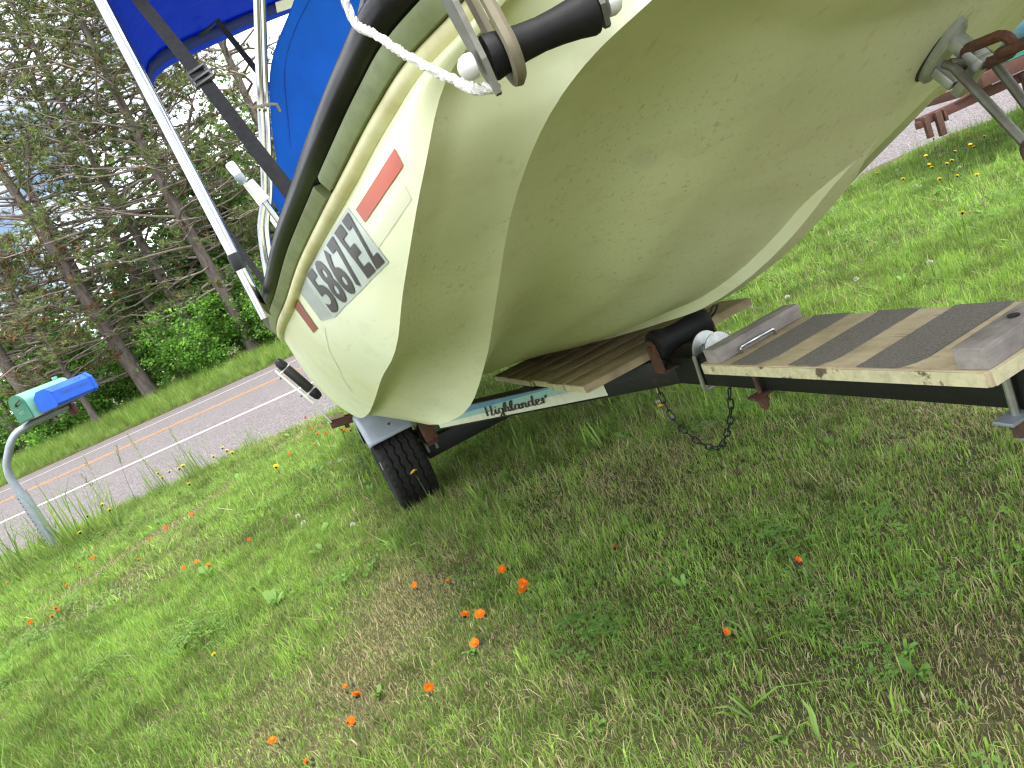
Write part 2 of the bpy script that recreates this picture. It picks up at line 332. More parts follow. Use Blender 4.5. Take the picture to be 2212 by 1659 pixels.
# ------------------------------------------------------------------ scattered grass (instances picked from small clump meshes)
def col_mesh(V, F, C):
    me = bpy.data.meshes.new('m'); me.from_pydata(np.asarray(V).tolist(), [], F); me.update()
    ca = me.color_attributes.new('Col', 'FLOAT_COLOR', 'POINT')
    C = np.asarray(C, float); ca.data.foreach_set('color', np.column_stack([C, np.ones(len(C))]).ravel().astype(np.float32))
    return me
GREENS = np.array([(.20, .34, .05), (.25, .41, .065), (.155, .285, .045), (.30, .43, .085), (.22, .33, .09)])
DRY = np.array([(.48, .41, .22), (.40, .34, .17), (.36, .33, .14), (.54, .48, .28)])
def clump(n, rad, hmin, hmax, width, dry, rs, bend=.55, wild=.5):
    V, F, C = [], [], []
    for i in range(n):
        an = rs.uniform(0, 6.283); r = rad * math.sqrt(rs.uniform()); bx, by = r * math.cos(an), r * math.sin(an)
        h = rs.uniform(hmin, hmax); la = rs.uniform(0, 6.283); ln = abs(rs.normal(0, bend)) * h
        dx, dy = math.cos(la), math.sin(la); px, py = -dy, dx; tw = rs.uniform(0, 6.283)
        wx, wy = math.cos(tw) * width / 2, math.sin(tw) * width / 2
        c = (DRY[rs.integers(len(DRY))] * rs.uniform(.7, 1.15)) if rs.uniform() < dry else (GREENS[rs.integers(len(GREENS))] * rs.uniform(.7, 1.25))
        b = len(V)
        V += [(bx - wx, by - wy, -.006), (bx + wx, by + wy, -.006), (bx + dx * ln * .35 + wx * .8, by + dy * ln * .35 + wy * .8, h * .62), (bx + dx * ln * .35 - wx * .8, by + dy * ln * .35 - wy * .8, h * .62),
              (bx + dx * ln, by + dy * ln, h * (1 - .28 * min(1, ln / h)))]
        F += [(b, b + 1, b + 2, b + 3), (b + 3, b + 2, b + 4)]
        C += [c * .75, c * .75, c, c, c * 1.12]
    return col_mesh(V, F, C)
def leaves_patch(n, rad, size, hgt, rs, kind='clover'):
    V, F, C = [], [], []
    for i in range(n):
        an = rs.uniform(0, 6.283); r = rad * math.sqrt(rs.uniform()); cx, cy = r * math.cos(an), r * math.sin(an); z = rs.uniform(.3, 1) * hgt
        c = np.array([(.13, .26, .05), (.17, .31, .06), (.15, .28, .06)][rs.integers(3)]) * rs.uniform(.8, 1.25)
        if kind == 'clover':
            t0 = rs.uniform(0, 6.283)
            for k in range(3):
                t = t0 + k * 2.094; s = size * rs.uniform(.8, 1.2); ti = rs.uniform(-.3, .4)
                b = len(V)
                for (u, w) in ((0, 0), (.55, -.42), (1, -.22), (1, .22), (.55, .42)):
                    V.append((cx + s * (u * math.cos(t) - w * math.sin(t)), cy + s * (u * math.sin(t) + w * math.cos(t)), z + s * u * ti)); C.append(c)
                F.append((b, b + 1, b + 2, b + 3, b + 4))
        else:
            t = rs.uniform(0, 6.283); s = size * rs.uniform(.7, 1.3); up = rs.uniform(.15, .9); b = len(V)
            for (u, w, q) in ((0, -.05, 0), (0, .05, 0), (.4, -.2, .55), (.4, .2, .55), (.75, -.16, .85), (.75, .16, .85), (1.0, 0, .8)):
                V.append((cx * .3 + s * (u * math.cos(t) - w * math.sin(t)), cy * .3 + s * (u * math.sin(t) + w * math.cos(t)), s * q * up)); C.append(c * (1.1 if abs(w) > .1 else .9))
            F += [(b, b + 1, b + 3, b + 2), (b + 2, b + 3, b + 5, b + 4), (b + 4, b + 5, b + 6)]
    return col_mesh(V, F, C)
rs = np.random.default_rng(11)
clumps = bpy.data.collections.new('grass_clumps')
CL = []
def reg(me):
    o = bpy.data.objects.new('grass_clump_%02d' % len(CL), me); me.materials.append(M['grass']); clumps.objects.link(o); CL.append(o)
for k in range(3): reg(clump(46, .075, .035, .075, .0034, .10, rs))             # 0-2 fresh
for k in range(3): reg(clump(50, .075, .028, .060, .0030, .45, rs, .7))         # 3-5 mixed
for k in range(2): reg(clump(46, .075, .018, .042, .0028, .82, rs, .9))         # 6-7 dry
for k in range(2): reg(clump(16, .06, .07, .15, .0032, .16, rs, .6))           # 8-9 long
reg(leaves_patch(26, .08, .010, .045, rs)); reg(leaves_patch(26, .08, .008, .04, rs))   # 10-11 clover
reg(leaves_patch(6, .03, .06, .0, rs, 'weed')); reg(leaves_patch(5, .03, .045, .0, rs, 'weed'))  # 12-13 broad weeds
reg(clump(9, .03, .06, .13, .0085, .12, rs, 1.3))                               # 14 wide bladed
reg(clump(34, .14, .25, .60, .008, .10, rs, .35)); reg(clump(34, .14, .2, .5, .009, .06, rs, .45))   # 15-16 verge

def scatter_group():
    ng = bpy.data.node_groups.new('scatter', 'GeometryNodeTree')
    ng.interface.new_socket('Geometry', in_out='INPUT', socket_type='NodeSocketGeometry'); ng.interface.new_socket('Geometry', in_out='OUTPUT', socket_type='NodeSocketGeometry')
    gi = ng.nodes.new('NodeGroupInput'); go = ng.nodes.new('NodeGroupOutput'); ip = ng.nodes.new('GeometryNodeInstanceOnPoints'); ci = ng.nodes.new('GeometryNodeCollectionInfo')
    ci.inputs['Collection'].default_value = clumps; ci.inputs['Separate Children'].default_value = True; ci.inputs['Reset Children'].default_value = True
    def attr(n, t):
        a = ng.nodes.new('GeometryNodeInputNamedAttribute'); a.data_type = t; a.inputs['Name'].default_value = n; return a.outputs['Attribute']
    ng.links.new(gi.outputs[0], ip.inputs['Points']); ng.links.new(ci.outputs[0], ip.inputs['Instance']); ip.inputs['Pick Instance'].default_value = True
    ng.links.new(attr('idx', 'INT'), ip.inputs['Instance Index']); ng.links.new(attr('rot', 'FLOAT_VECTOR'), ip.inputs['Rotation']); ng.links.new(attr('scl', 'FLOAT'), ip.inputs['Scale'])
    ng.links.new(ip.outputs[0], go.inputs[0]); return ng
SG = scatter_group()
def scatter(name, P, idx, scl, label, cat):
    me = bpy.data.meshes.new(name); me.from_pydata(P.tolist(), [], []); n = len(P)
    me.attributes.new('idx', 'INT', 'POINT').data.foreach_set('value', idx.astype(np.int32))
    me.attributes.new('scl', 'FLOAT', 'POINT').data.foreach_set('value', scl.astype(np.float32))
    rot = np.column_stack([rng.normal(0, .12, n), rng.normal(0, .12, n), rng.uniform(0, 6.283, n)])
    me.attributes.new('rot', 'FLOAT_VECTOR', 'POINT').data.foreach_set('vector', rot.ravel().astype(np.float32))
    o = bpy.data.objects.new(name, me); col.objects.link(o); md = o.modifiers.new('scatter', 'NODES'); md.node_group = SG
    return tag(o, label, cat, kind='stuff')
def vnoise(x, y, s, seed=0):
    """smooth value noise, about -.5 to .5"""
    r = np.random.default_rng(seed + 1000).uniform(-.6, .6, (64, 64)); out = 0
    for o, am in ((1, .62), (2.1, .38)):
        u = (np.asarray(x) * s * o + 17.3) % 64; v = (np.asarray(y) * s * o + 9.1) % 64; iu = u.astype(int); iv = v.astype(int); fu = u - iu; fv = v - iv
        fu = fu * fu * (3 - 2 * fu); fv = fv * fv * (3 - 2 * fv); a = (iu + 1) % 64; b = (iv + 1) % 64
        out = out + am * (r[iu, iv] * (1 - fu) * (1 - fv) + r[a, iv] * fu * (1 - fv) + r[iu, b] * (1 - fu) * fv + r[a, b] * fu * fv)
    return out
def tri_mesh(V, T, C):
    me = bpy.data.meshes.new('m'); nv, nt_ = len(V), len(T)
    me.vertices.add(nv); me.vertices.foreach_set('co', np.asarray(V, np.float32).ravel())
    me.loops.add(nt_ * 3); me.loops.foreach_set('vertex_index', np.asarray(T, np.int32).ravel())
    me.polygons.add(nt_); me.polygons.foreach_set('loop_start', np.arange(0, nt_ * 3, 3, dtype=np.int32))
    me.update(calc_edges=True)
    ca = me.color_attributes.new('Col', 'FLOAT_COLOR', 'POINT'); ca.data.foreach_set('color', np.column_stack([C, np.ones(nv)]).astype(np.float32).ravel())
    return me
def gauss(x, y, cx, cy, r, ry=None):
    return np.exp(-(((x - cx) / r) ** 2 + ((y - cy) / (ry or r)) ** 2))
def dryness(x, y):
    n1 = vnoise(x, y, 1.3, 3); n2 = vnoise(x, y, 4.5, 9); n3 = vnoise(x, y, 14, 4)
    return .09 + .70 * n1 + .50 * n2 + .45 * n3 + 1.25 * gauss(x, y, -.66, 2.12, .22, .30) + .40 * gauss(x, y, -.85, 1.75, .3, .25) + .28 * sstep(-.3, .5, x) * sstep(2.5, 1.6, y) + .22 * gauss(x, y, .14, 2.4, .35, .25) \
        + 1.2 * np.exp(-((y - (5.15 + 1.7 * (x + 2.65))) / .16) ** 2) * sstep(-3.4, -3.0, x) * sstep(-2.2, -2.5, x) - .30 * sstep(-.5, -1.6, x) * sstep(6.5, 5, y) - .38 * sstep(.4, 1.2, x) * sstep(1.9, 2.6, y)
def boat_sa(x, y):
    return (x - .6) * -.967 + (y - 1.18) * -.2546, (x - .6) * -.2546 + (y - 1.18) * .967
def field(n, y0, y1, pw):
    y = y0 + (y1 - y0) * rng.uniform(0, 1, n) ** pw; half = 1.35 + .82 * y1
    x = rng.uniform(-1, 1, n) * half + .05; k = np.abs(x - .05) < 1.35 + .82 * y
    x, y = x[k], y[k]; e = y - edge_y(x)
    k = (e < .25) & ~((e > -.05) & (rng.uniform(0, 1, len(x)) < .8)); return x[k], y[k]
def blades(x, y, w0, near, hk):
    n = len(x); d = dryness(x, y) + rng.normal(0, .16, n); s_, a_ = boat_sa(x, y)
    under = sstep(.95, .6, np.abs(s_)) * sstep(1.0, 1.7, a_) * .7 + .8 * gauss(s_, a_, .62, 1.95, .2, .26) + .9 * sstep(-.55, -.1, y - edge_y(x)) * (1 - .75 * gauss(x, y, -2.2, 6.2, .8, .5))
    tuf = vnoise(x, y, 7, 12)
    h = rng.uniform(.015, .039, n) * (1 + 1.1 * tuf + .8 * vnoise(x, y, 19, 15) + .55 * sstep(.2, -.4, d)); h = np.where(d > .5, h * .72, h)
    lg = rng.uniform(0, 1, n) < .05 + .30 * under; h = np.where(lg, h * rng.uniform(1.5, 2.8, n), h); h = np.maximum(h * hk, .010)
    isdry = rng.uniform(0, 1, n) < np.clip(.12 + .95 * d, .06, .9)
    g = GREENS[rng.integers(0, len(GREENS), n)] * rng.uniform(.72, 1.22, (n, 1)) * (1 - .55 * vnoise(x, y, 2.6, 41) - .75 * vnoise(x, y, 9, 43) - .6 * vnoise(x, y, 23, 44))[:, None]
    c = np.where(isdry[:, None], DRY[rng.integers(0, len(DRY), n)] * rng.uniform(.65, 1.15, (n, 1)), g)
    la = rng.uniform(0, 6.283, n); ln = np.abs(rng.normal(0, .65, n)) * h * np.where(isdry, 1.35, 1); ln = np.minimum(ln, h * 1.6)
    dx, dy = np.cos(la), np.sin(la); tw = rng.uniform(0, 6.283, n); w = w0 * rng.uniform(.65, 1.35, n); w = np.where(rng.uniform(0, 1, n) < .04, w * 2.2, w)
    wx, wy = np.cos(tw) * w / 2, np.sin(tw) * w / 2; z = lawn_z(x, y)
    top = z + h * (1 - .35 * np.minimum(1, ln / h))
    tip = np.stack([x + dx * ln, y + dy * ln, top], 1); b0 = np.stack([x - wx, y - wy, z - .006], 1); b1 = np.stack([x + wx, y + wy, z - .006], 1)
    if not near:
        V = np.stack([b0, b1, tip], 1).reshape(-1, 3); T = np.arange(n * 3).reshape(-1, 3); C = np.repeat(c, 3, 0); return V, T, C
    m = np.stack([x + dx * ln * .36, y + dy * ln * .36, z + h * .6], 1); o = np.stack([wx, wy, np.zeros(n)], 1) * .85
    V = np.stack([b0, b1, m + o, m - o, tip], 1).reshape(-1, 3); b = (np.arange(n) * 5)[:, None]
    T = np.concatenate([b + [0, 1, 2], b + [0, 2, 3], b + [3, 2, 4]], 0); return V, T, np.repeat(c, 5, 0)
def make_lawn_grass():
    x, y = field(330000, .35, 2.1, 1.1); V1, T1, C1 = blades(x, y, .0019, True, .72)
    x, y = field(310000, 2.1, 3.7, 1.05); V2, T2, C2 = blades(x, y, .0036, False, .85)
    x, y = field(430000, 3.7, 7.3, .9); V3, T3, C3 = blades(x, y, .0058, False, 1.0)
    T2 = np.concatenate([T2, T3 + len(V2)]); V2 = np.concatenate([V2, V3]); C2 = np.concatenate([C2, C3])
    o = link('lawn_grass', tri_mesh(np.concatenate([V1, V2]), np.concatenate([T1, T2 + len(V1)]), np.concatenate([C1, C2])), M['grass'], smooth=False)
    tag(o, 'short patchy lawn grass, green and straw coloured, with clover', 'grass', kind='stuff')
    x, y = field(9000, .35, 7.2, 1.2); d = dryness(x, y); n = len(x); idx = np.full(n, -1)
    cl = (vnoise(x, y, 1.9, 21) > .07) & (rng.uniform(0, 1, n) < .50) & (d < .35); idx[cl] = rng.integers(10, 12, cl.sum())
    wd = (rng.uniform(0, 1, n) < .045) & (d < .6); idx[wd] = rng.integers(12, 14, wd.sum())
    wb = (rng.uniform(0, 1, n) < .10) & (d < .5) & (vnoise(x, y, 2.4, 33) > .02); idx[wb] = 14
    k = idx >= 0
    scatter('lawn_weeds', np.column_stack([x, y, lawn_z(x, y)])[k], idx[k], rng.uniform(.7, 1.25, k.sum()) * np.where(np.isin(idx[k], (12, 13, 14)) & (y[k] < 2.6), .62, 1), 'clover leaves and broad weeds among the lawn grass', 'weeds')
make_lawn_grass()
def make_verge_grass():
    n = 9000; x = rng.uniform(-30, 12, n); y = 21.5 + 5.5 * rng.uniform(0, 1, n) ** .9
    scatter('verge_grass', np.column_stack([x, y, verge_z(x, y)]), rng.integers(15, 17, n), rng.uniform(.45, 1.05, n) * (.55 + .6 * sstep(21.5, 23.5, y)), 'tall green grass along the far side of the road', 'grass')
    # taller weeds round the mailbox post and along the near road edge
    n = 420; x = np.concatenate([rng.normal(-4.05, .24, 200), rng.uniform(-4.6, -2.3, 220)]); y = np.concatenate([rng.normal(5.95, .2, 200), edge_y(x[200:]) - rng.uniform(.05, .65, 220)])
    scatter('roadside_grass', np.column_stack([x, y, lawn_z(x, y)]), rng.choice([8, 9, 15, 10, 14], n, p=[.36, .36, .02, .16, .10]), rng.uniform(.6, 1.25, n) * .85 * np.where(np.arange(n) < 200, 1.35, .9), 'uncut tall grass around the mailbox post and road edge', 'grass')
make_verge_grass()

# ------------------------------------------------------------------ the boat
#HULL-BEGIN  (boat frame: s = starboard, a = aft, h = height above the lawn; metres)
ST_R = [(0,-.82,1.292),(.25,-.775,1.288),(.44,-.62,1.28),(.555,-.43,1.265),(.615,-.30,1.252),(.66,-.21,1.243),(.685,-.1,1.232),(.725,.04,1.204),
        (.762,.26,1.178),(.81,.48,1.14),(.862,.75,1.085),(.892,.98,1.058),(.905,1.2,1.040),(.912,1.45,1.022),(.915,2.1,.995),(.91,3.0,.96),(.89,4.25,.92)]
ST_1 = [(0,-.78,1.226),(.225,-.735,1.22),(.415,-.60,1.208),(.53,-.44,1.187),(.59,-.33,1.168),(.62,-.25,1.15),(.655,-.175,1.09),(.69,-.02,1.0),
        (.70,.07,.96),(.715,.2,.895),(.735,.56,.80),(.745,1.0,.69),(.755,1.3,.62),(.768,1.52,.582),(.79,2.0,.558),(.82,3.0,.545),(.84,4.25,.53)]
ST_2 = [(0, -0.75, 1.212), (0.21, -0.7, 1.185), (0.37, -0.61, 1.15), (0.47, -0.53, 1.122), (0.515, -0.474, 1.107), (0.525, -0.362, 1.099), (0.53, -0.305, 1.089), (0.54, -0.129, 1.031), (0.542, -0.068, 1.004), (0.543, 0.141, 0.896), (0.536, 0.454, 0.746), (0.56, 0.785, 0.597), (0.58, 0.918, 0.563), (0.6, 1.045, 0.541), (0.625, 1.7, 0.53), (0.625, 3.0, 0.51), (0.625, 4.25, 0.5)]
ST_K = [(-.68,1.195),(-.56,1.14),(-.47,1.092),(-.39,1.045),(-.36,1.028),(-.33,1.01),(-.24,.952),(-.114,.867),
        (-.06,.834),(.08,.757),(.4,.64),(.66,.594),(.86,.563),(1.10,.53),(1.95,.463),(3.0,.45),(4.25,.44)]
def hermite(pts, n_sub):
    P = np.array(pts, float); n = len(P)
    d = np.maximum(np.linalg.norm(np.diff(P, axis=0), axis=1), 1e-6)
    T = np.zeros_like(P); sl = np.diff(P, axis=0) / d[:, None]
    T[0] = sl[0]; T[-1] = sl[-1]
    for i in range(1, n - 1):
        T[i] = (sl[i-1] * d[i] + sl[i] * d[i-1]) / (d[i] + d[i-1])
    out = []
    for i in range(n - 1):
        for k in range(n_sub):
            u = k / n_sub
            out.append((2*u**3-3*u**2+1)*P[i] + (u**3-2*u**2+u)*d[i]*T[i] + (-2*u**3+3*u**2)*P[i+1] + (u**3-u**2)*d[i]*T[i+1])
    out.append(P[-1])
    return np.array(out)
NSUB = 5
HR = hermite(ST_R, NSUB); H1 = hermite(ST_1, NSUB); H2 = hermite(ST_2, NSUB)
HK = hermite(ST_K, NSUB); HK = np.column_stack([np.zeros(len(HK)), HK])
NS = len(HR)
_t = np.gradient(HR[:, :2], axis=0); _t /= np.linalg.norm(_t, axis=1)[:, None]
RIN = np.column_stack([-_t[:, 1], _t[:, 0], np.zeros(NS)])      # inboard normal in plan
RIN[0] = (0, 1, 0)
def rail_pt(i, inn, dz):
    return HR[i] + RIN[i] * inn + np.array([0, 0, dz])
def side_pt(i, w):
    """topside panel between the bead (w = 0) and the outer chine (w = 1)"""
    p0 = rail_pt(i, .036, -.066); p1 = H1[i]
    b = .014 * math.sin(math.pi * w)
    return p0 * (1 - w) + p1 * w - RIN[i] * b
def side_pt_f(fi, w):
    i = int(min(max(fi, 0), NS - 1.001)); u = fi - i
    return side_pt(i, w) * (1 - u) + side_pt(i + 1, w) * u
def smooth01(x):
    x = min(max(x, 0.0), 1.0); return x * x * (3 - 2 * x)
def section(i):
    """starboard half section, rail to keel, and the indices where panels meet"""
    pts = [side_pt(i, k / 7) for k in range(8)]
    d = H2[i] - H1[i]
    n = d / max(np.linalg.norm(d), 1e-6)
    fl = min(.040, np.linalg.norm(d) * .3)
    c = H1[i] + np.array([n[0], n[1] * .4, 0]) * fl + np.array([0, 0, .30 * fl])
    pts.append(c)
    out = -RIN[i]
    for k in range(1, 9):
        w = k / 8
        pts.append(c * (1 - w) + H2[i] * w + out * -.020 * math.sin(math.pi * w) + np.array([0, 0, -.012 * math.sin(math.pi * w) * smooth01((H2[i][1] - .3) / .8)]))
    K = HK[i]; wk = .034 * smooth01((K[1] + .16) / .12); lift = .028 * smooth01((K[1] + .16) / .2)
    ke = K + np.array([max(wk, .004), 0, lift])
    tun = .085 * smooth01((H2[i][1] + .05) / .85) * (1 - .8 * smooth01((H2[i][1] - .75) / .7)); bow = 1 - smooth01((K[1] + .34) / .26)
    for k in range(1, 13):
        w = k / 12
        q = H2[i] * (1 - w) + ke * w
        belly = (1 - (1 - w) ** 1.25) - w                      # rounded forefoot: flat across the stem, turning up to the chine
        q = q + np.array([0, 0, (ke[2] - H2[i][2]) * belly * bow + .040 * math.sin(math.pi * min(w / .5, 1)) * smooth01(K[1] + 1.0)
                          + tun * (math.sin(math.pi * min(w * 1.25, 1)) ** .8 if w < .8 else 0)])
        pts.append(q)
    pts.append(K + np.array([max(wk * .85, .002), 0, .004 if wk > .01 else .0015]))
    pts.append(K)
    return pts
#HULL-END
BOAT_AT, BOAT_RZ = (.6, 1.18, 0), math.radians(14.75)
def L(p): return (-float(p[0]), float(p[1]), float(p[2]))          # boat frame -> object space (x to port, y aft)
def LS(s, a, h): return (-s, a, h)
boat = empty('tri_hull_boat', BOAT_AT, BOAT_RZ, label='cream fibreglass tri-hull motorboat resting on a trailer', cat='boat')
def make_hull():
    secs = [section(i) for i in range(NS)]; m = len(secs[0]); V = []; F = []
    seams = [0, 7, 16, 28, 29, m - 1]                          # panels meet in hard creases
    for sgn in (1, -1):
        for k0, k1 in zip(seams[:-1], seams[1:]):
            b = len(V); n = k1 - k0 + 1
            for sec in secs:
                for p in sec[k0:k1 + 1]: V.append((-sgn * p[0], p[1], p[2]))
            for i in range(NS - 1):
                for k in range(n - 1):
                    q = (b + i * n + k, b + i * n + k + 1, b + (i + 1) * n + k + 1, b + (i + 1) * n + k)
                    F.append(q if sgn > 0 else q[::-1])
    b = len(V); last = secs[-1]
    ring = [(-p[0], p[1], p[2]) for p in last] + [(p[0], p[1], p[2]) for p in last[:-1][::-1]]
    V += ring; F.append(tuple(range(b, b + len(ring))))
    return link('hull', mesh(V, F), M['hull'], boat, sharp=None)
hull = make_hull()
def sweep_rail(name, prof, mat, stations, parent=boat, sharp=40):
    """closed profile (inboard, up) carried along the gunwale; stations: list of (index, side)"""
    mb = MB(); V = []; n = len(prof)
    for i, sd_ in stations:
        for (inn, dz) in prof:
            p = rail_pt(i, inn, dz); V.append((-sd_ * p[0], p[1], p[2]))
    F = []
    for j in range(len(stations) - 1):
        for k in range(n): F.append((j * n + k, j * n + (k + 1) % n, (j + 1) * n + (k + 1) % n, (j + 1) * n + k))
    F.append(tuple(range(n))[::-1]); F.append(tuple((len(stations) - 1) * n + k for k in range(n)))
    return mb.add(V, F).obj(name, mat, parent, sharp=sharp)
around = [(i, 1) for i in range(NS - 1, 0, -1)] + [(0, 1)] + [(i, -1) for i in range(1, NS)]
dprof = [(.019 - .019 * math.cos(t), .019 * math.sin(t) * 1.15) for t in np.linspace(-math.pi * .5, math.pi * .5, 9)] + [(.034, .0225), (.034, -.0225)]
sweep_rail('rub_rail', dprof, M['rubber'], around)
sprof = [(.013, -.0235), (.014, -.030), (.022, -.047), (.034, -.049), (.036, -.0235)]
JOINT = 37
sweep_rail('gunwale_strip', sprof, M['strip'], [(i, 1) for i in range(NS - 1, JOINT, -1)])
s2 = [(a - .0022, b - .0012) if b < -.024 and a < .033 else (a, b) for a, b in sprof]
def frac_between(): pass
sweep_rail('gunwale_strip', s2, M['strip'], [(i, 1) for i in range(JOINT, 0, -1)] + [(0, 1)] + [(i, -1) for i in range(1, NS)])
bprof = [(.034 + .0135 * math.cos(t) * -1, -.0605 + .0135 * math.sin(t)) for t in np.linspace(-2.2, 1.3, 9)] + [(.05, -.048), (.05, -.073)]
sweep_rail('gunwale_bead', bprof, M['bead'], around)
def make_deck():
    V = []; F = []; nx = 9
    for i in range(NS):
        p = rail_pt(i, .02, .021)
        for k in range(nx):
            u = 1 - 2 * k / (nx - 1); V.append((-p[0] * u, p[1], p[2] + .05 * (1 - u * u) * smooth01(p[0] / .4)))
    for i in range(NS - 1):
        for k in range(nx - 1): F.append((i * nx + k, (i + 1) * nx + k, (i + 1) * nx + k + 1, i * nx + k + 1))
    return link('deck', mesh(V, F), M['hull'], boat, sharp=40)
make_deck()

# stickers and lettering on the starboard topside: (station, drop) corners: top-left, top-right, bottom-right, bottom-left
def on_side(fi, w, lift):
    i = int(min(max(round(fi), 0), NS - 1)); p = side_pt_f(fi, w) - RIN[i] * lift; return L(p)
def bil(c, u, v):
    c = np.array(c); return (c[0] * (1 - u) + c[1] * u) * (1 - v) + (c[3] * (1 - u) + c[2] * u) * v
def film(name, c, mat, lift, parent, nu=8, nv=6):
    V = [on_side(*bil(c, i / nu, j / nv), lift) for j in range(nv + 1) for i in range(nu + 1)]
    F = [(j * (nu + 1) + i, j * (nu + 1) + i + 1, (j + 1) * (nu + 1) + i + 1, (j + 1) * (nu + 1) + i) for j in range(nv) for i in range(nu)]
    return link(name, mesh(V, F), mat, parent, sharp=None)
def glyph_mesh(ch, bold=.0):
    cu = bpy.data.curves.new('g', 'FONT'); cu.body = ch; cu.offset = bold; cu.resolution_u = 4
    o = bpy.data.objects.new('g', cu); col.objects.link(o); dg = bpy.context.evaluated_depsgraph_get(); dg.update()
    me = bpy.data.meshes.new_from_object(o.evaluated_get(dg)); v = np.array([x.co[:] for x in me.vertices]); f = [tuple(p.vertices) for p in me.polygons]
    bpy.data.objects.remove(o); bpy.data.curves.remove(cu); bpy.data.meshes.remove(me)
    bm = bmesh.new(); bv = [bm.verts.new(x) for x in v]
    for q in f:
        try: bm.faces.new([bv[i] for i in q])
        except ValueError: pass
    bmesh.ops.triangulate(bm, faces=bm.faces)
    for _ in range(4):
        le = [e for e in bm.edges if e.calc_length() > .12]
        if le: bmesh.ops.subdivide_edges(bm, edges=le, cuts=1); bmesh.ops.triangulate(bm, faces=bm.faces)
    bm.verts.index_update(); v = np.array([x.co[:] for x in bm.verts]); f = [tuple(x.index for x in q.verts) for q in bm.faces]; bm.free()
    v[:, 0] = (v[:, 0] - v[:, 0].min()) / max(np.ptp(v[:, 0]), 1e-6); v[:, 1] = (v[:, 1] - v[:, 1].min()) / np.ptp(v[:, 1])
    return v, f
# decal grids on the topside: rows of (station, drop) from the upper edge down
T_PLATE = [[(46.02, 0.005), (44.88, 0.026), (43.61, 0.042), (42.45, 0.056), (41.35, 0.069), (40.29, 0.081), (39.18, 0.092), (38.04, 0.101), (36.94, 0.111)], [(46.08, 0.107), (44.97, 0.139), (43.66, 0.162), (42.45, 0.185), (41.3, 0.207), (40.17, 0.23), (38.96, 0.249), (37.7, 0.266), (36.51, 0.284)], [(46.17, 0.204), (45.09, 0.243), (43.76, 0.274), (42.51, 0.304), (41.33, 0.334), (40.17, 0.365), (38.87, 0.391), (37.51, 0.415), (36.25, 0.44)], [(46.3, 0.296), (45.24, 0.339), (43.95, 0.376), (42.68, 0.411), (41.48, 0.448), (40.31, 0.485), (38.98, 0.517), (37.54, 0.548), (36.2, 0.579)], [(46.48, 0.381), (45.43, 0.427), (44.25, 0.469), (42.96, 0.508), (41.75, 0.549), (40.58, 0.591), (39.28, 0.63), (37.79, 0.666), (36.36, 0.704)], [(46.71, 0.461), (45.66, 0.507), (44.65, 0.554), (43.33, 0.596), (42.12, 0.64), (40.96, 0.686), (39.76, 0.731), (38.23, 0.773), (36.71, 0.816)]]
T_ORANGE = [[(36.07, 0.23), (34.96, 0.245), (33.74, 0.285), (32.68, 0.331), (31.72, 0.382), (30.87, 0.436), (30.11, 0.493)], [(35.88, 0.324), (34.73, 0.348), (33.58, 0.396), (32.59, 0.448), (31.71, 0.504), (30.94, 0.561), (30.26, 0.618)], [(35.76, 0.412), (34.59, 0.443), (33.53, 0.495), (32.6, 0.55), (31.79, 0.607), (31.08, 0.664), (30.45, 0.721)]]
T_RED = [[(49.81, 0.005), (49.14, 0.005), (48.54, 0.005)], [(49.91, 0.022), (49.26, 0.033), (48.66, 0.046)], [(50.03, 0.098), (49.39, 0.111), (48.79, 0.124)], [(50.19, 0.173), (49.54, 0.186), (48.95, 0.199)], [(50.39, 0.244), (49.73, 0.259), (49.16, 0.272)], [(50.62, 0.313), (49.97, 0.328), (49.42, 0.341)]]
T_BAR = [[(47.7, 0.005), (47.13, 0.005), (46.58, 0.005), (46.06, 0.006)], [(47.75, 0.045), (47.18, 0.066), (46.63, 0.087), (46.11, 0.108)], [(47.82, 0.127), (47.25, 0.153), (46.71, 0.179), (46.19, 0.205)], [(47.91, 0.206), (47.34, 0.237), (46.81, 0.266), (46.32, 0.296)], [(48.03, 0.282), (47.48, 0.316), (46.96, 0.349), (46.49, 0.381)], [(48.21, 0.355), (47.67, 0.391), (47.17, 0.426), (46.71, 0.461)]]
T_GHOST = [[(35.98, 0.564), (34.68, 0.593), (33.64, 0.642), (32.73, 0.694), (31.93, 0.747), (31.23, 0.799)], [(36.28, 0.615), (34.86, 0.645), (33.81, 0.697), (32.89, 0.751), (32.1, 0.806), (31.4, 0.862)], [(36.64, 0.663), (35.08, 0.694), (34.0, 0.748), (33.08, 0.805), (32.28, 0.863), (31.58, 0.922)]]
def tab_at(T, u, v):
    A = np.array(T); nv, nu = A.shape[0] - 1, A.shape[1] - 1; x = min(max(u * nu, 0), nu - 1e-6); y = min(max(v * nv, 0), nv - 1e-6); i, j = int(x), int(y); a, b = x - i, y - j
    return (A[j, i] * (1 - a) + A[j, i + 1] * a) * (1 - b) + (A[j + 1, i] * (1 - a) + A[j + 1, i + 1] * a) * b
def tfilm(name, T, mat, lift, parent, nu, nv, u0=0.0, u1=1.0, v0=0.0, v1=1.0):
    V = [on_side(*tab_at(T, u0 + (u1 - u0) * i / nu, v0 + (v1 - v0) * j / nv), lift) for j in range(nv + 1) for i in range(nu + 1)]
    F = [(j * (nu + 1) + i, j * (nu + 1) + i + 1, (j + 1) * (nu + 1) + i + 1, (j + 1) * (nu + 1) + i) for j in range(nv) for i in range(nu)]
    return link(name, mesh(V, F), mat, parent, sharp=None)
plate = tfilm('registration_plate', T_PLATE, M['plate'], .0010, boat, 24, 14)
cells = [('5', .030, .165), ('8', .180, .320), ('6', .335, .475), ('7', .490, .625), ('E', .665, .805), ('Z', .830, .975)]
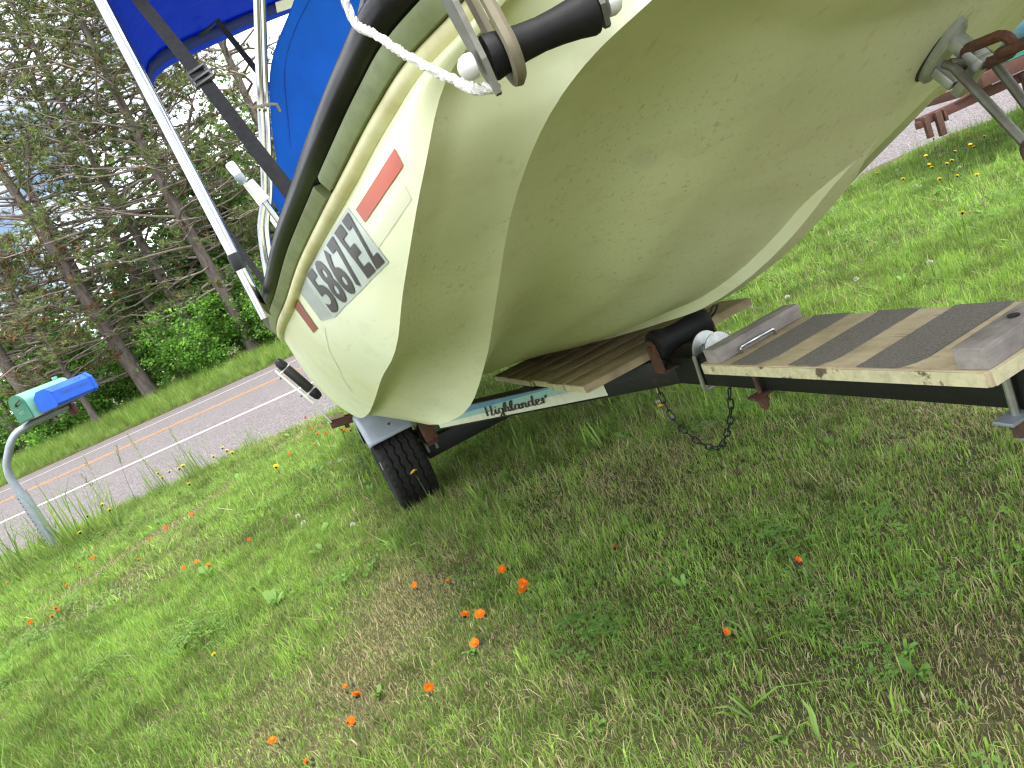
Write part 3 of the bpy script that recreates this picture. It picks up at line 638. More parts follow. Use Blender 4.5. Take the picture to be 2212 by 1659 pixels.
for ch, u0, u1 in cells:
    v, f = glyph_mesh(ch, .030); mb = MB()
    mb.add([on_side(*tab_at(T_PLATE, u0 + (u1 - u0) * p[0], .955 - .90 * p[1]), .0026) for p in v], f)
    mb.obj('registration_character', M['ink'], plate, smooth=False)
res = tfilm('scraped_sticker', T_BAR, M['plate'], .0008, boat, 6, 10)
for k in range(6): tfilm('residue_stripe', T_BAR, M['inkgrey'], .0016, res, 2, 10, .03 + k * .165, .03 + k * .165 + .085, .02, .95)
tfilm('orange_sticker', T_ORANGE, M['orange'], .0012, boat, 18, 6)
tfilm('sticker_ghost', T_GHOST, M['ghost'], .0005, boat, 10, 4)
tfilm('faded_red_sticker', T_RED, M['redst'], .0012, boat, 4, 12)
def ribbon_side(path, w, lift):
    V = []; F = []
    for k, (fi, q) in enumerate(path): V += [on_side(fi - w, q, lift), on_side(fi + w, q, lift)]
    for k in range(len(path) - 1): F.append((2 * k, 2 * k + 1, 2 * k + 3, 2 * k + 2))
    return mesh(V, F)
link('gouge', ribbon_side([(48.6, .40), (49.3, .43), (49.9, .46), (51.2, .50), (52.0, .56), (52.6, .60), (53.2, .64), (54.4, .67), (55.0, .72), (55.8, .77), (56.5, .80)], .13, .0008), M['scratch'], boat, sharp=None)

# bow eye on the stem
def bow_eye():
    u = Vector((0, .81, -.585)).normalized(); n = Vector((0, -.585, -.81)).normalized(); x = Vector((1, 0, 0)); c = Vector((0, -.272, .973))
    mb = MB(); R = Matrix((x, u, n)).transposed()
    prof = [(math.cos(t) * .0145, math.sin(t) * .047) for t in np.linspace(0, 2 * math.pi, 24, endpoint=False)]
    for z0, z1, k0, k1 in ((-.006, .010, 1, 1), (.010, .014, 1, .88)):
        V = [c + x * a * k0 + u * b * k0 + n * z0 for a, b in prof] + [c + x * a * k1 + u * b * k1 + n * z1 for a, b in prof]
        F = [(i, (i + 1) % 24, 24 + (i + 1) % 24, 24 + i) for i in range(24)] + [tuple(range(24, 48))]
        mb.add(V, F)
    mb.box(c - u * .020 + n * .03, (.024, .016, .05), R, bev=.003); mb.box(c + u * .022 + n * .026, (.018, .014, .04), R, bev=.003)
    mb.box(c + u * .000 + n * .056, (.024, .056, .014), R, bev=.004)
    o = mb.obj('bow_eye', M['zinc'], boat)
    mb = MB()
    V = [c + x * a * 1.10 + u * b * 1.08 + n * .0005 for a, b in prof]; V2 = [c + x * a * 1.10 + u * b * 1.08 - n * .006 for a, b in prof]
    mb.add(V + V2, [tuple(range(24))] + [(i, (i + 1) % 24, 24 + (i + 1) % 24, 24 + i) for i in range(24)]).obj('sealant', M['black'], o)
bow_eye()

# anchor roller hung over the bow rail
def anchor_roller():
    A, B = Vector(LS(.667, -.460, 1.112)), Vector(LS(.560, -.482, 1.114)); d = (B - A).normalized(); ln = (B - A).length
    root = MB(); c1 = A + d * .006; c2 = B - d * .006
    up = Vector((0, .25, 1)).normalized()
    for k, (c, h0) in enumerate(((c1, .028), (c2, .016))):
        fw = d.cross(up).normalized()
        pr = [(-.017, .175), (.017, .175), (.017, .04), (.012, -.004), (.002, -h0), (-.002, -h0), (-.012, -.004), (-.017, .04)]
        V = [c + fw * a + up * b - d * .0022 for a, b in pr] + [c + fw * a + up * b + d * .0022 for a, b in pr]; n = len(pr)
        root.add(V, [tuple(range(n))[::-1], tuple(range(n, 2 * n))] + [(i, (i + 1) % n, n + (i + 1) % n, n + i) for i in range(n)])
    root.bar(c1 + up * .172 - d * .01, c2 + up * .172 + d * .01, .03, .005, up)
    root.bar((c1 + c2) / 2 + up * .172, (c1 + c2) / 2 + up * .165 + Vector((0, .30, .0)), .06, .006, up)
    o = root.obj('anchor_roller_bracket', M['oldsteel'], boat, smooth=False)
    mb = MB(); mb.lathe([(.011, .0165), (.014, .0172), (.026, .0148), (.04, .0132), (ln * .5, .0124), (ln - .04, .0132), (ln - .026, .0148), (ln - .014, .0172), (ln - .011, .0165)], A, d, 24).obj('roller', M['matteblack'], o)
    for p, sg in ((A, -1), (B, 1)):
        MB().lathe([(0, .0095), (.005 * sg, .010), (.010 * sg, .0078), (.013 * sg, .003)], p - d * .0 * sg, d, 16).obj('end_cap', M['white'], o)
    mb = MB(); c = A + d * .026; pts = []
    fw = d.cross(up).normalized()
    for t in np.linspace(-.15, math.pi + .15, 12): pts.append(c + fw * math.cos(t) * .0215 - up * math.sin(t) * .0225)
    pts = [c + fw * .016 + up * .16] + pts + [c - fw * .016 + up * .16]
    mb.tube(pts, .0052, 6, flat=1.0); mb.obj('tan_lashing', M['tan'], o)
anchor_roller()

# bimini: frame, canvas, straps
def poles():
    b1 = MB(); top = 2.30
    pts = [LS(.893, .825, 1.02), LS(.893, .825, 1.16)] + [LS(.893, .825, 1.3 + .25 * k) for k in range(4)]
    for t in np.linspace(0, math.pi / 2, 7): pts.append(LS(.893 - .16 * (1 - math.cos(t)), .825, 2.14 + .16 * math.sin(t)))
    pts += [LS(.4, .825, 2.33), LS(0, .825, 2.34)]
    full = pts + [(-p[0], p[1], p[2]) for p in pts[:-1]][::-1]
    b1.tube(full, .0135, 12); fr = b1.obj('bimini_bow', M['chrome'], boat)
    for sg in (1, -1):
        MB().lathe([(-.02, .0150), (-.014, .0165), (.014, .0165), (.02, .0150)], LS(.893 * sg, .825, 1.165), (0, 0, 1), 14).obj('clamp', M['plastic_dk'], fr)
        MB().bar(LS(.893 * sg, .825, 1.44), LS(.897 * sg, .85, 1.40), .012, .012, bev=.002).obj('clip', M['plastic_dk'], fr)
    p2 = [(.40, 1.26, 2.10), (.508, 1.292, 1.86), (.604, 1.317, 1.654), (.678, 1.337, 1.486), (.741, 1.353, 1.352), (.787, 1.365, 1.282), (.812, 1.372, 1.217), (.838, 1.378, 1.13), (.86, 1.385, 1.03)]
    p2 = hermite(p2, 4)
    for k, off in enumerate((.0, -.019)):
        o = MB().tube([LS(q[0] + off, q[1] + .004 * k, q[2]) for q in p2], .0098, 10).obj('side_pole', M['chrome'], boat)
    MB().tube([LS(.765, 1.25, 1.395), LS(.745, 1.25, 1.33)], .017, 10).obj('pole_joint', M['white'], o)
    MB().tube([LS(.752, 1.25, 1.35), LS(.733, 1.248, 1.244), LS(.715, 1.247, 1.10)], .0098, 10).obj('strut', M['chrome'], o)
    MB().tube([LS(.64, 1.318, 1.60), LS(.655, 1.30, 1.592), LS(.63, 1.29, 1.587), LS(.60, 1.30, 1.585), LS(.585, 1.31, 1.582), LS(.582, 1.33, 1.565)], .0042, 6).obj('wire_clip', M['tan'], o)
poles()
def bimini():
    hs = [(.885, 2.155), (.87, 2.178), (.848, 2.20), (.778, 2.225), (.565, 2.242), (.387, 2.257), (.172, 2.271), (0, 2.274)]
    sv = [x for x, _ in hs] + [-x for x, _ in hs[:-1]][::-1]; hv = [h for _, h in hs] + [h for _, h in hs[:-1]][::-1]
    rows = [(.80, .06), (1.1, .105), (1.5, .12), (1.9, .10), (2.2, .065), (2.42, .025), (2.49, .018)]
    def sheet(rw, dz=0, parent=boat, name='bimini_canvas', mat=None):
        V = []; F = []; n = len(sv)
        for a, e in rw:
            for s_, h_ in zip(sv, hv):
                edge = smooth01((abs(s_) - .80) / .085)
                V.append(LS(s_, a, h_ + e * (1 - .35 * edge) + dz + .004 * math.sin(a * 9 + s_ * 7)))
        for j in range(len(rw) - 1):
            for k in range(n - 1): F.append((j * n + k, j * n + k + 1, (j + 1) * n + k + 1, (j + 1) * n + k))
        o = link(name, mesh(V, F), mat, parent, sharp=None); md = o.modifiers.new('t', 'SOLIDIFY'); md.thickness = .002; return o
    c = sheet(rows + [(2.555, .010), (2.60, .003), (2.63, 0)], mat=M['canvas_tp'])
    sheet([(2.475, .016), (2.52, .011), (2.565, .005)], -.006, c, 'navy_hem_band', M['canvas_dk'])
    MB().box(LS(.20, 2.50, 2.262), (.09, .07, .002), Matrix.Rotation(-.25, 3, 'X')).obj('care_tag', M['white'], c)
bimini()
def cover():
    le = [(.10, 1.30, 2.22), (.20, 1.33, 2.06), (.386, 1.363, 1.853), (.482, 1.388, 1.78), (.548, 1.406, 1.708), (.59, 1.415, 1.62), (.603, 1.42, 1.584), (.643, 1.431, 1.481), (.640, 1.431, 1.456), (.707, 1.448, 1.402), (.715, 1.45, 1.343), (.705, 1.447, 1.29), (.69, 1.44, 1.05)]
    V = []; F = []; nx = 22
    for s0, a0, h0 in le:
        for k in range(nx):
            u = k / (nx - 1); s_ = s0 * (1 - u) + (-.72) * u
            V.append(LS(s_, a0 + .035 * math.sin(u * 9 + h0 * 6) * smooth01(u * 6) + .05 * math.sin(u * math.pi) - .05 * smooth01((1.9 - h0)) * u, h0 + .012 * math.sin(u * 14) * smooth01(u * 5)))
    for j in range(len(le) - 1):
        for k in range(nx - 1): F.append((j * nx + k, j * nx + k + 1, (j + 1) * nx + k + 1, (j + 1) * nx + k))
    o = link('canvas_cover', mesh(V, F), M['canvas'], boat, sharp=None); md = o.modifiers.new('s', 'SUBSURF'); md.levels = 1; md.render_levels = 2
    md = o.modifiers.new('t', 'SOLIDIFY'); md.thickness = .0025
    sm = [(s0 - .055, a0 - .004 , h0) for s0, a0, h0 in le[2:]]
    MB().tube([LS(*q) for q in hermite(sm[:6], 3)], .0009, 5).obj('seam', M['canvas_dk'], o)
cover()
def strap(name, pts, w, mat, th=.0018, face=(1, 0, 0)):
    mb = MB(); P = [Vector(LS(*p)) for p in pts]; V = []; F = []
    for i, p in enumerate(P):
        t = (P[min(i + 1, len(P) - 1)] - P[max(i - 1, 0)]).normalized(); view = Vector((-.881, -.988, 1.0)) - p
        x = t.cross(view.lerp(Vector(face), .15)).normalized(); n = t.cross(x)
        for a, b in ((-1, -1), (1, -1), (1, 1), (-1, 1)): V.append(p + x * a * w / 2 + n * b * th / 2)
    for i in range(len(P) - 1):
        for k in range(4): F.append((i * 4 + k, i * 4 + (k + 1) % 4, (i + 1) * 4 + (k + 1) % 4, (i + 1) * 4 + k))
    return mb.add(V, F).obj(name, mat, boat, smooth=False)
g = strap('hold_down_strap', [(.86, 1.30, 2.33), (.817, .96, 1.814), (.780, .74, 1.54), (.756, .63, 1.36), (.737, .525, 1.216), (.72, .44, 1.13)], .031, M['greyweb'])
bp = Vector(LS(.780, .743, 1.545)); bt = (Vector(LS(.817, .96, 1.814)) - Vector(LS(.756, .63, 1.36))).normalized()
vx = bt.cross(Vector((-.881, -.988, 1.0)) - bp).normalized(); R = Matrix((vx, bt, vx.cross(bt))).transposed()
mb = MB()
for off in (-.022, -.004, .022): mb.box(bp + bt * off, (.047, .009, .010), R, bev=.0025)
for off in (-.021, .021): mb.box(bp + vx * off, (.006, .052, .009), R, bev=.002)
mb.obj('buckle', M['plastic_dk'], g)
strap('aft_strap', [(.60, 2.50, 2.25), (.568, 1.928, 2.075), (.525, 1.917, 1.892), (.45, 1.9, 1.55)], .022, M['blackweb'])
strap('side_strap', [(.905, .99, 1.52), (.899, .981, 1.472), (.887, .978, 1.296), (.858, .971, 1.105), (.85, .97, 1.05)], .016, M['blackweb'])
sl = MB().tube([LS(.668, 3.713, 1.86), LS(.63, 3.70, 1.66), LS(.595, 3.693, 1.474), (-.55, 3.67, 1.2), (-.53, 3.66, .98)], .012, 10).obj('stern_light_pole', M['white'], boat)
ld = (Vector(LS(.668, 3.713, 1.86)) - Vector(LS(.63, 3.70, 1.66))).normalized()
MB().lathe([(-.03, .016), (-.02, .024), (.012, .030), (.03, .030), (.034, .026)], LS(.668, 3.713, 1.86), ld, 16).obj('lamp_base', M['galv'], sl)
MB().lathe([(.034, .026), (.06, .030), (.10, .030), (.115, .025)], LS(.668, 3.713, 1.86), ld, 16).obj('lamp_lens', M['lens'], sl)

# rope over the rail to the anchor roller
def rope():
    pts = [(.48, -.20, 1.315), (.60, -.225, 1.30), (.655, -.235, 1.288), (.676, -.235, 1.262), (.678, -.238, 1.236), (.672, -.262, 1.214), (.672, -.33, 1.168), (.668, -.42, 1.112), (.666, -.445, 1.098), (.658, -.462, 1.092)]
    P = hermite(pts, 8); mb = MB(); root = None
    P = [Vector(L(p)) for p in P]
    for k in range(3):
        S = []; ln = 0
        for i, p in enumerate(P):
            if i: ln += (P[i] - P[i - 1]).length
            t = (P[min(i + 1, len(P) - 1)] - P[max(i - 1, 0)]).normalized(); x = t.cross(Vector((0, 0, 1))).normalized(); y = t.cross(x); an = ln * 260 + k * 2.094
            S.append(p + (x * math.cos(an) + y * math.sin(an)) * .0023)
        # denser helix
        mb.tube([Vector(q) for q in hermite([tuple(v) for v in S], 4)], .0027, 6)
    o = mb.obj('rope', M['rope']); o.location = BOAT_AT; o.rotation_euler = (0, 0, BOAT_RZ)
    tag(o, 'white twisted rope looped over the boat rail to the anchor roller', 'rope')
rope()

# ------------------------------------------------------------------ the boat trailer
trailer = empty('boat_trailer', BOAT_AT, BOAT_RZ, label='black steel boat trailer with wooden step planks under the cream boat', cat='trailer')
def TZ(a): return .467 - .045 * a                     # underside of the frame, falling towards the axle
TILT = math.atan(.045)
def frame():
    MB().bar(LS(.004, -1.35, TZ(-1.35) + .0375), LS(.004, .70, TZ(.70) + .0375), .088, .075, bev=.005).obj('tongue_beam', M['frame'], trailer)
    for sg in (1, -1):
        r = MB()
        r.bar(LS(.015 * sg, .60, TZ(.60) + .037), LS(.520 * sg, 1.640, TZ(1.64) + .037), .05, .073, bev=.004)
        r.bar(LS(.505 * sg, 1.60, TZ(1.62) + .037), LS(.505 * sg, 4.0, TZ(3.0) + .037), .05, .072, bev=.004)
        o = r.obj('frame_rail', M['frame'], trailer)
        if sg == 1: rail = o
        r = MB(); r.bar(LS(.50 * sg, 2.56, TZ(2.5) + .035), LS(.868 * sg, 2.54, .452), .05, .042, bev=.004)
        arm = r.obj('guide_arm', M['rust'], trailer)
        MB().box(LS(.80 * sg, 2.54, .418), (.022, .022, .034), bev=.002).obj('bolt', M['rust'], arm)
        MB().bar(LS(.79 * sg, 2.535, .470), LS(.865 * sg, 2.535, .483), .05, .018, bev=.002).obj('wood_shim', M['endgrain'], arm)
    MB().bar(LS(-.5, 3.4, TZ(3.0) + .03), LS(.5, 3.4, TZ(3.0) + .03), .05, .06, bev=.003).obj('cross_member', M['frame'], trailer)
    MB().bar(LS(-.55, 2.2, .205), LS(.55, 2.2, .205), .075, .085, bev=.006).obj('axle', M['frame'], trailer)
    for sg in (1, -1):
        sp = MB(); sp.bar(LS(.52 * sg, 2.02, .268), LS(.52 * sg, 2.36, .262), .05, .03, bev=.003); sp.box(LS(.52 * sg, 2.08, .30), (.055, .07, .09), bev=.01); sp.box(LS(.52 * sg, 2.0, .33), (.06, .035, .10), bev=.008)
        o = sp.obj('leaf_spring', M['rust'], trailer)
        mb = MB()
        for t in (-.022, .022): mb.tube([LS((.52 + t) * sg, 2.14, .33), LS((.52 + t) * sg, 2.14, .20)], .007, 8)
        mb.obj('u_bolt', M['zinc'], o)
        MB().box(LS(.485 * sg, 1.90, .377), (.06, .018, .032), bev=.004).obj('side_marker', M['orange'], trailer)
    for sg in (1, -1):
        MB().bar(LS(.34 * sg, 2.0, .425), LS(.34 * sg, 3.9, .405), .09, .038, bev=.003).obj('bunk_board', M['oldwood'], trailer)
    wp = MB(); wp.bar(LS(0, -.86, .57), LS(0, -.80, 1.02), .07, .07, up=(0, 1, 0), bev=.004); wp.obj('winch_post', M['frame'], trailer)
    wd = MB(); wd.lathe([(-.06, .05), (-.055, .05), (-.05, .03), (.05, .03), (.055, .05), (.06, .05)], LS(0, -.76, .98), (1, 0, 0), 20); wd.box(LS(0, -.79, 1.0), (.13, .05, .10), bev=.01); wd.obj('winch', M['zinc'], trailer)
    return rail
rail = frame()

# decal on the starboard rail
def decal():
    p0, p1 = Vector(LS(.015, .60, TZ(.60) + .037)), Vector(LS(.520, 1.640, TZ(1.64) + .037)); d = (p1 - p0).normalized(); out = Vector((-d.y, d.x, 0)).normalized()
    if out.x > 0: out = -out
    up = out.cross(d) if out.cross(d).z > 0 else d.cross(out)
    def at(a, z, lift): return p0 + d * ((a - .60) / (1.04) * (p1 - p0).length) + out * (.0253 + lift) + up * z
    def quad(name, a0, a1, zs, mat, lift, parent):
        V = []; F = []; n = 10
        for i in range(n + 1):
            a = a0 + (a1 - a0) * i / n
            for z in zs(i / n): V.append(at(a, z, lift))
        for i in range(n): F.append((2 * i, 2 * i + 1, 2 * i + 3, 2 * i + 2))
        return link(name, mesh(V, F), mat, parent, smooth=False)
    A0, A1 = 1.60, .845                                           # rear end to front end
    base = quad('decal', A0, A1, lambda t: (-.029, .033), M['dec_white'], .0012, rail)
    quad('teal_band', A0, A1, lambda t: (-.012 + .020 * t, .033), M['dec_teal'], .0018, base)
    quad('blue_band', A0, 1.0, lambda t: (.003 + .027 * t, .033), M['dec_blue'], .0024, base)
    W = {'H': [[(.10, 1.0), (.06, .5), (.0, .0)], [(.46, 1.02), (.40, .5), (.33, -.02), (.42, .0), (.50, .12)], [(-.06, .42), (.2, .5), (.48, .52)]],
         'i': [[(.0, .12), (.10, .52), (.06, .12), (.12, .0), (.22, .14)], [(.15, .72), (.17, .80)]],
         'g': [[(.30, .48), (.16, .54), (.04, .32), (.08, .06), (.20, .06), (.32, .5), (.26, .0), (.18, -.36), (.04, -.34), (.10, -.14), (.40, .14)]],
         'h': [[(.0, .14), (.16, .7), (.20, 1.0), (.12, .9), (.04, .0)], [(.06, .3), (.18, .52), (.26, .44), (.22, .08), (.28, .0), (.38, .14)]],
         'l': [[(.0, .14), (.16, .7), (.20, 1.02), (.12, .9), (.06, .2), (.10, .0), (.22, .14)]],
         'a': [[(.30, .46), (.16, .54), (.04, .32), (.06, .04), (.18, .06), (.32, .5), (.27, .08), (.33, .0), (.42, .14)]],
         'n': [[(.0, .3), (.08, .52), (.06, .2), (.03, .0)], [(.05, .25), (.2, .52), (.27, .44), (.24, .08), (.30, .0), (.40, .14)]],
         'd': [[(.28, .44), (.14, .54), (.03, .32), (.06, .04), (.17, .06), (.30, .5), (.38, 1.0)], [(.30, .5), (.27, .08), (.33, .0), (.42, .14)]],
         'e': [[(.0, .2), (.2, .34), (.22, .5), (.10, .54), (.03, .3), (.07, .04), (.2, .0), (.34, .16)]],
         'r': [[(.0, .25), (.09, .58), (.07, .28), (.03, .0)], [(.06, .30), (.15, .50), (.27, .52), (.30, .70), (.24, .74)]]}
    adv = {'H': .56, 'i': .24, 'g': .42, 'h': .40, 'l': .24, 'a': .43, 'n': .42, 'd': .45, 'e': .36, 'r': .34}
    tot = sum(adv[c] for c in 'Highlander'); a_s, a_e = 1.335, 1.055; x = 0; mb = MB(); k = 0
    for c in 'Highlander':
        for st in W[c]:
            P = hermite([(x + q[0], q[1]) for q in st], 4) if len(st) > 2 else np.array([(x + q[0], q[1]) for q in st])
            T = np.gradient(P, axis=0); T /= np.maximum(np.linalg.norm(T, axis=1), 1e-6)[:, None]; Nn = np.column_stack([-T[:, 1], T[:, 0]])
            V = []; F = []; hw = .052; k += 1
            for q, nn, tt in zip(P, Nn, T):
                w_ = hw * (.75 + .5 * abs(tt[1]))
                for sg in (-1, 1):
                    r = q + nn * sg * w_ * np.array([1, .8]); V.append(at(a_s + (a_e - a_s) * r[0] / tot, -.019 + .034 * r[1] + .006 * r[0] / tot, .0030 + .00008 * k))
            for i in range(len(P) - 1): F.append((2 * i, 2 * i + 1, 2 * i + 3, 2 * i + 2))
            mb.add(V, F)
        x += adv[c]
    mb.obj('lettering', M['ink'], base, smooth=False)
    fr = MB()
    for (z0, z1, a0, a1) in ((-.001, .0, 1.035, .975), (.011, .012, 1.035, .975), (-.001, .012, 1.035, 1.033), (-.001, .012, .977, .975), (.004, .007, 1.025, 1.012), (.003, .008, 1.006, .985)):
        fr.add([at(a0, z0, .003), at(a1, z0, .003), at(a1, z1, .003), at(a0, z1, .003)], [(0, 1, 2, 3)])
    fr.obj('small_print', M['inkgrey'], base, smooth=False)
decal()

# front step plank with grit strips and end cleats
def plank_pt(s, a, up=0.0): return LS(s, a, TZ(a) + .076 + .024 + up)
def step_plank():
    R = Matrix.Rotation(-TILT, 3, 'X'); c = Vector(plank_pt(.010, .008, -.012))
    o = MB().box(c, (.236, .665, .0235), R, bev=.0025).obj('step_plank', M['plank'], trailer)
    MB().box(Vector(plank_pt(.128, .008, -.0125)) + Vector((-.0012, 0, 0)), (.0022, .655, .0205), R).obj('painted_edge', M['plank_paint'], o, smooth=False)
    MB().box(Vector(plank_pt(.010, -.3255, -.0125)), (.226, .0022, .0205), R).obj('painted_front_end', M['plank_paint'], o, smooth=False)
    for a0, a1 in ((.135, .232), (-.030, .062), (-.200, -.098)):
        mb = MB(); V = []; n = 12
        # slightly curled sheet with a rounded near corner
        for j, (aa, bb) in enumerate(((a0, 0), (a1, 1))):
            for i in range(n + 1):
                s_ = -.106 + .232 * i / n; cr = .0 if j else .022 * smooth01((s_ - .095) / .03)
                sk = (s_ - .01) * -.10
                V.append(plank_pt(s_, aa + cr + sk * .4, .0015 + .0012 * (i in (0, n))))
        F = [(i, i + 1, n + 2 + i, n + 1 + i) for i in range(n)]
        g = link('grit_strip', mesh(V, F), M['grip'], o, smooth=False); md = g.modifiers.new('t', 'SOLIDIFY'); md.thickness = .0016; md.offset = 1
    def cleat(a, w, tag_, rot):
        Rz = Matrix.Rotation(rot, 3, 'Z') @ R
        return MB().box(Vector(plank_pt(.010, a, .0165)), (.232, w, .032), Rz, bev=.003).obj('cleat', M['oldwood'], o)
    cleat(.295, .045, 0, .03); cl = cleat(-.296, .046, 1, .05)
    for s_, r_, up in ((.040, .0105, .014), (.028, .0075, .0335)):
        if up < .02: MB().lathe([(0, r_), (.003, r_)], plank_pt(s_, -.3195, up), (0, -1, 0), 16).obj('bolt_hole', M['hole'], cl)
        else: MB().lathe([(0, r_), (.0012, r_)], plank_pt(s_, -.296, up), (0, 0, 1), 14).obj('bolt_hole', M['hole'], cl)
    hp = [plank_pt(.074, .262, .0), plank_pt(.074, .262, .010), plank_pt(.070, .262, .013), plank_pt(-.015, .264, .013), plank_pt(-.019, .264, .010), plank_pt(-.019, .264, .0)]
    MB().tube(hp, .0035, 8).obj('handle', M['chrome'], o)
step_plank()

# walkway boards behind the keel roller
def walkway():
    e = [.690, .835, .965, 1.10, 1.235, 1.38, 1.555]
    for k in range(6):
        a0, a1 = e[k] + .003, e[k + 1] - .004; am = (a0 + a1) / 2; z = TZ(am) + .076 + .011; ex = .004 * math.sin(k * 2.3)
        R = Matrix.Rotation(-TILT, 3, 'X')
        o = MB().box(LS(-.012 + ex, am, z), (.555, a1 - a0, .021), R, bev=.002).obj('walkway_board', M['deckwood'], trailer)
        MB().box((LS(.2668 + ex, am, z)), (.0022, a1 - a0 - .004, .018), R).obj('painted_edge', M['plank_paint'], o, smooth=False)
        if k == 0: MB().box(LS(-.012 + ex, a0 - .001, z + .0008), (.548, .0022, .0175), R).obj('sawn_edge', M['endgrain'], o, smooth=False)
walkway()

# keel roller, its bracket, washers, clamps and chain
def keel_roller():
    c = Vector(LS(.0, .61, .560)); br = MB()
    for sg in (1, -1):
        pr = [(-.024, -.066), (.024, -.066), (.022, -.01), (.018, .010), (.008, .020), (-.008, .020), (-.018, .010), (-.022, -.01)]
        x0 = .088 * sg
        V = [c + Vector((-x0 - .003, a, b)) for a, b in pr] + [c + Vector((-x0 + .003, a, b)) for a, b in pr]; n = 8
        br.add(V, [tuple(range(n))[::-1], tuple(range(n, 2 * n))] + [(i, (i + 1) % n, n + (i + 1) % n, n + i) for i in range(n)])
    br.box(c + Vector((0, 0, -.067)), (.182, .052, .006), bev=.001); br.tube([c + Vector((-.098, 0, 0)), c + Vector((.098, 0, 0))], .007, 8)
    o = br.obj('roller_bracket', M['rust'], trailer, smooth=False)
    MB().lathe([(-.082, .030), (-.080, .038), (-.070, .041), (-.058, .039), (-.035, .0325), (0, .030), (.035, .0325), (.058, .039), (.070, .041), (.080, .038), (.082, .030)], c, (1, 0, 0), 28).obj('keel_roller', M['matteblack'], o)
    MB().tube([c + Vector((.092, 0, -.005)), c + Vector((.115, -.01, .01)), c + Vector((.125, -.012, .022)), c + Vector((.112, -.014, .028)), c + Vector((.095, -.01, .010))], .0026, 6).obj('cotter_pin', M['plastic_dk'], o)
    w = MB()
    for a, r in ((.512, .052), (.462, .050)):
        cc = Vector(LS(-.005, a, .512)); w.lathe([(-.002, r - .002), (-.0012, r), (.0012, r), (.002, r - .002)], cc, Vector((.22, -1, .18)), 32)
    o2 = w.obj('clamp_washer', M['zinc'], trailer)
    hx = [Vector(LS(.006, .510, .525)) + Vector((math.cos(t) * .011, -.046 * t / (2 * math.pi * 5), math.sin(t) * .011)) for t in np.linspace(0, 2 * math.pi * 5, 70)]
    MB().tube(hx, .0019, 6).obj('spring', M['galv'], o2)
    MB().lathe([(0, .010), (.075, .010), (.080, .007)], LS(-.006, .458, .522), (.12, -1, .10), 12).obj('bolt', M['galv'], o2)
    def hanger(a, up0, w_=.050, mat=M['zinc'], drop=.0):
        mb = MB()
        mb.tube([LS(w_ + .006, a, TZ(a) + up0), LS(w_ + .006, a, TZ(a) - .004 - drop)], .0055, 8)
        return mb
    mb = MB(); mb.tube([LS(.054, .485, TZ(.5) + .085), LS(.054, .495, TZ(.5) - .002), LS(.048, .495, TZ(.5) - .010), LS(-.04, .495, TZ(.5) - .010), LS(-.048, .495, TZ(.5) + .0), LS(-.048, .485, TZ(.5) + .085)], .0055, 8); mb.obj('square_u_bolt', M['zinc'], trailer)
    for a, mt in ((.272, M['rust']), (-.285, M['zinc'])):
        o3 = MB().bar(LS(.085, a, TZ(a) - .004), LS(-.075, a, TZ(a) - .004), .030, .006, bev=.002).obj('clamp_plate', M['galv'] if a < 0 else M['rust'], trailer)
        for s_ in (.058, -.050): MB().tube([LS(s_, a, TZ(a) + .076), LS(s_, a, TZ(a) - .040)], .0058, 8).obj('clamp_bolt', mt, o3)
        for s_ in (.058, -.050): MB().lathe([(0, .0125), (.013, .0125), (.014, .010), (.026, .010), (.028, .007)], LS(s_, a, TZ(a) - .008), (0, 0, -1), 6).obj('nut', M['rust'], o3, smooth=False)
    # safety chain
    ch = empty('safety_chain'); ch.parent = trailer
    MB().tube([LS(.050, .600, TZ(.6) + .055), LS(.062, .66, TZ(.6) + .060), LS(.066, .70, TZ(.6) + .035), LS(.060, .722, .428)], .0028, 6).obj('chain_hook', M['plastic_dk'], ch)
    path = hermite([(.056, .728, .430), (.057, .724, .388), (.057, .713, .339), (.057, .671, .295), (.056, .602, .265), (.056, .539, .266), (.056, .465, .323), (.056, .415, .387), (.052, .392, .448)], 20)
    seg = np.linalg.norm(np.diff(path, axis=0), axis=1); cum = np.concatenate([[0], np.cumsum(seg)]); nl = 20; stp = cum[-1] / nl
    lk = MB(); R0 = []
    hl, hw = stp * .5 + .0022, .0066
    for t in np.linspace(0, 2 * math.pi, 18, endpoint=False):
        x = math.cos(t) * hw; y = math.sin(t) * hw + (1 if math.sin(t) > 0 else -1) * (hl - hw)
        R0.append((x, y, .0016 * math.sin(2 * t)))
    lk.tube(R0, .0019, 6, closed=True); lme = mesh(lk.v, lk.f)
    for k in range(nl):
        q = [np.interp((k + .5) * stp, cum, path[:, j]) for j in range(3)]; q2 = [np.interp((k + .9) * stp, cum, path[:, j]) for j in range(3)]; q1 = [np.interp((k + .1) * stp, cum, path[:, j]) for j in range(3)]
        t = (Vector(L(q2)) - Vector(L(q1))).normalized(); x = t.cross(Vector((1, 0, 0))).normalized(); z = x.cross(t)
        Rm = Matrix((x, t, z)).transposed() @ Matrix.Rotation((math.pi / 2 if k % 2 else 0) + .5, 3, 'Y')
        o4 = link('chain_link', lme, M['plastic_dk'], ch, sharp=None); o4.matrix_local = Matrix.Translation(L(q)) @ Rm.to_4x4()
keel_roller()

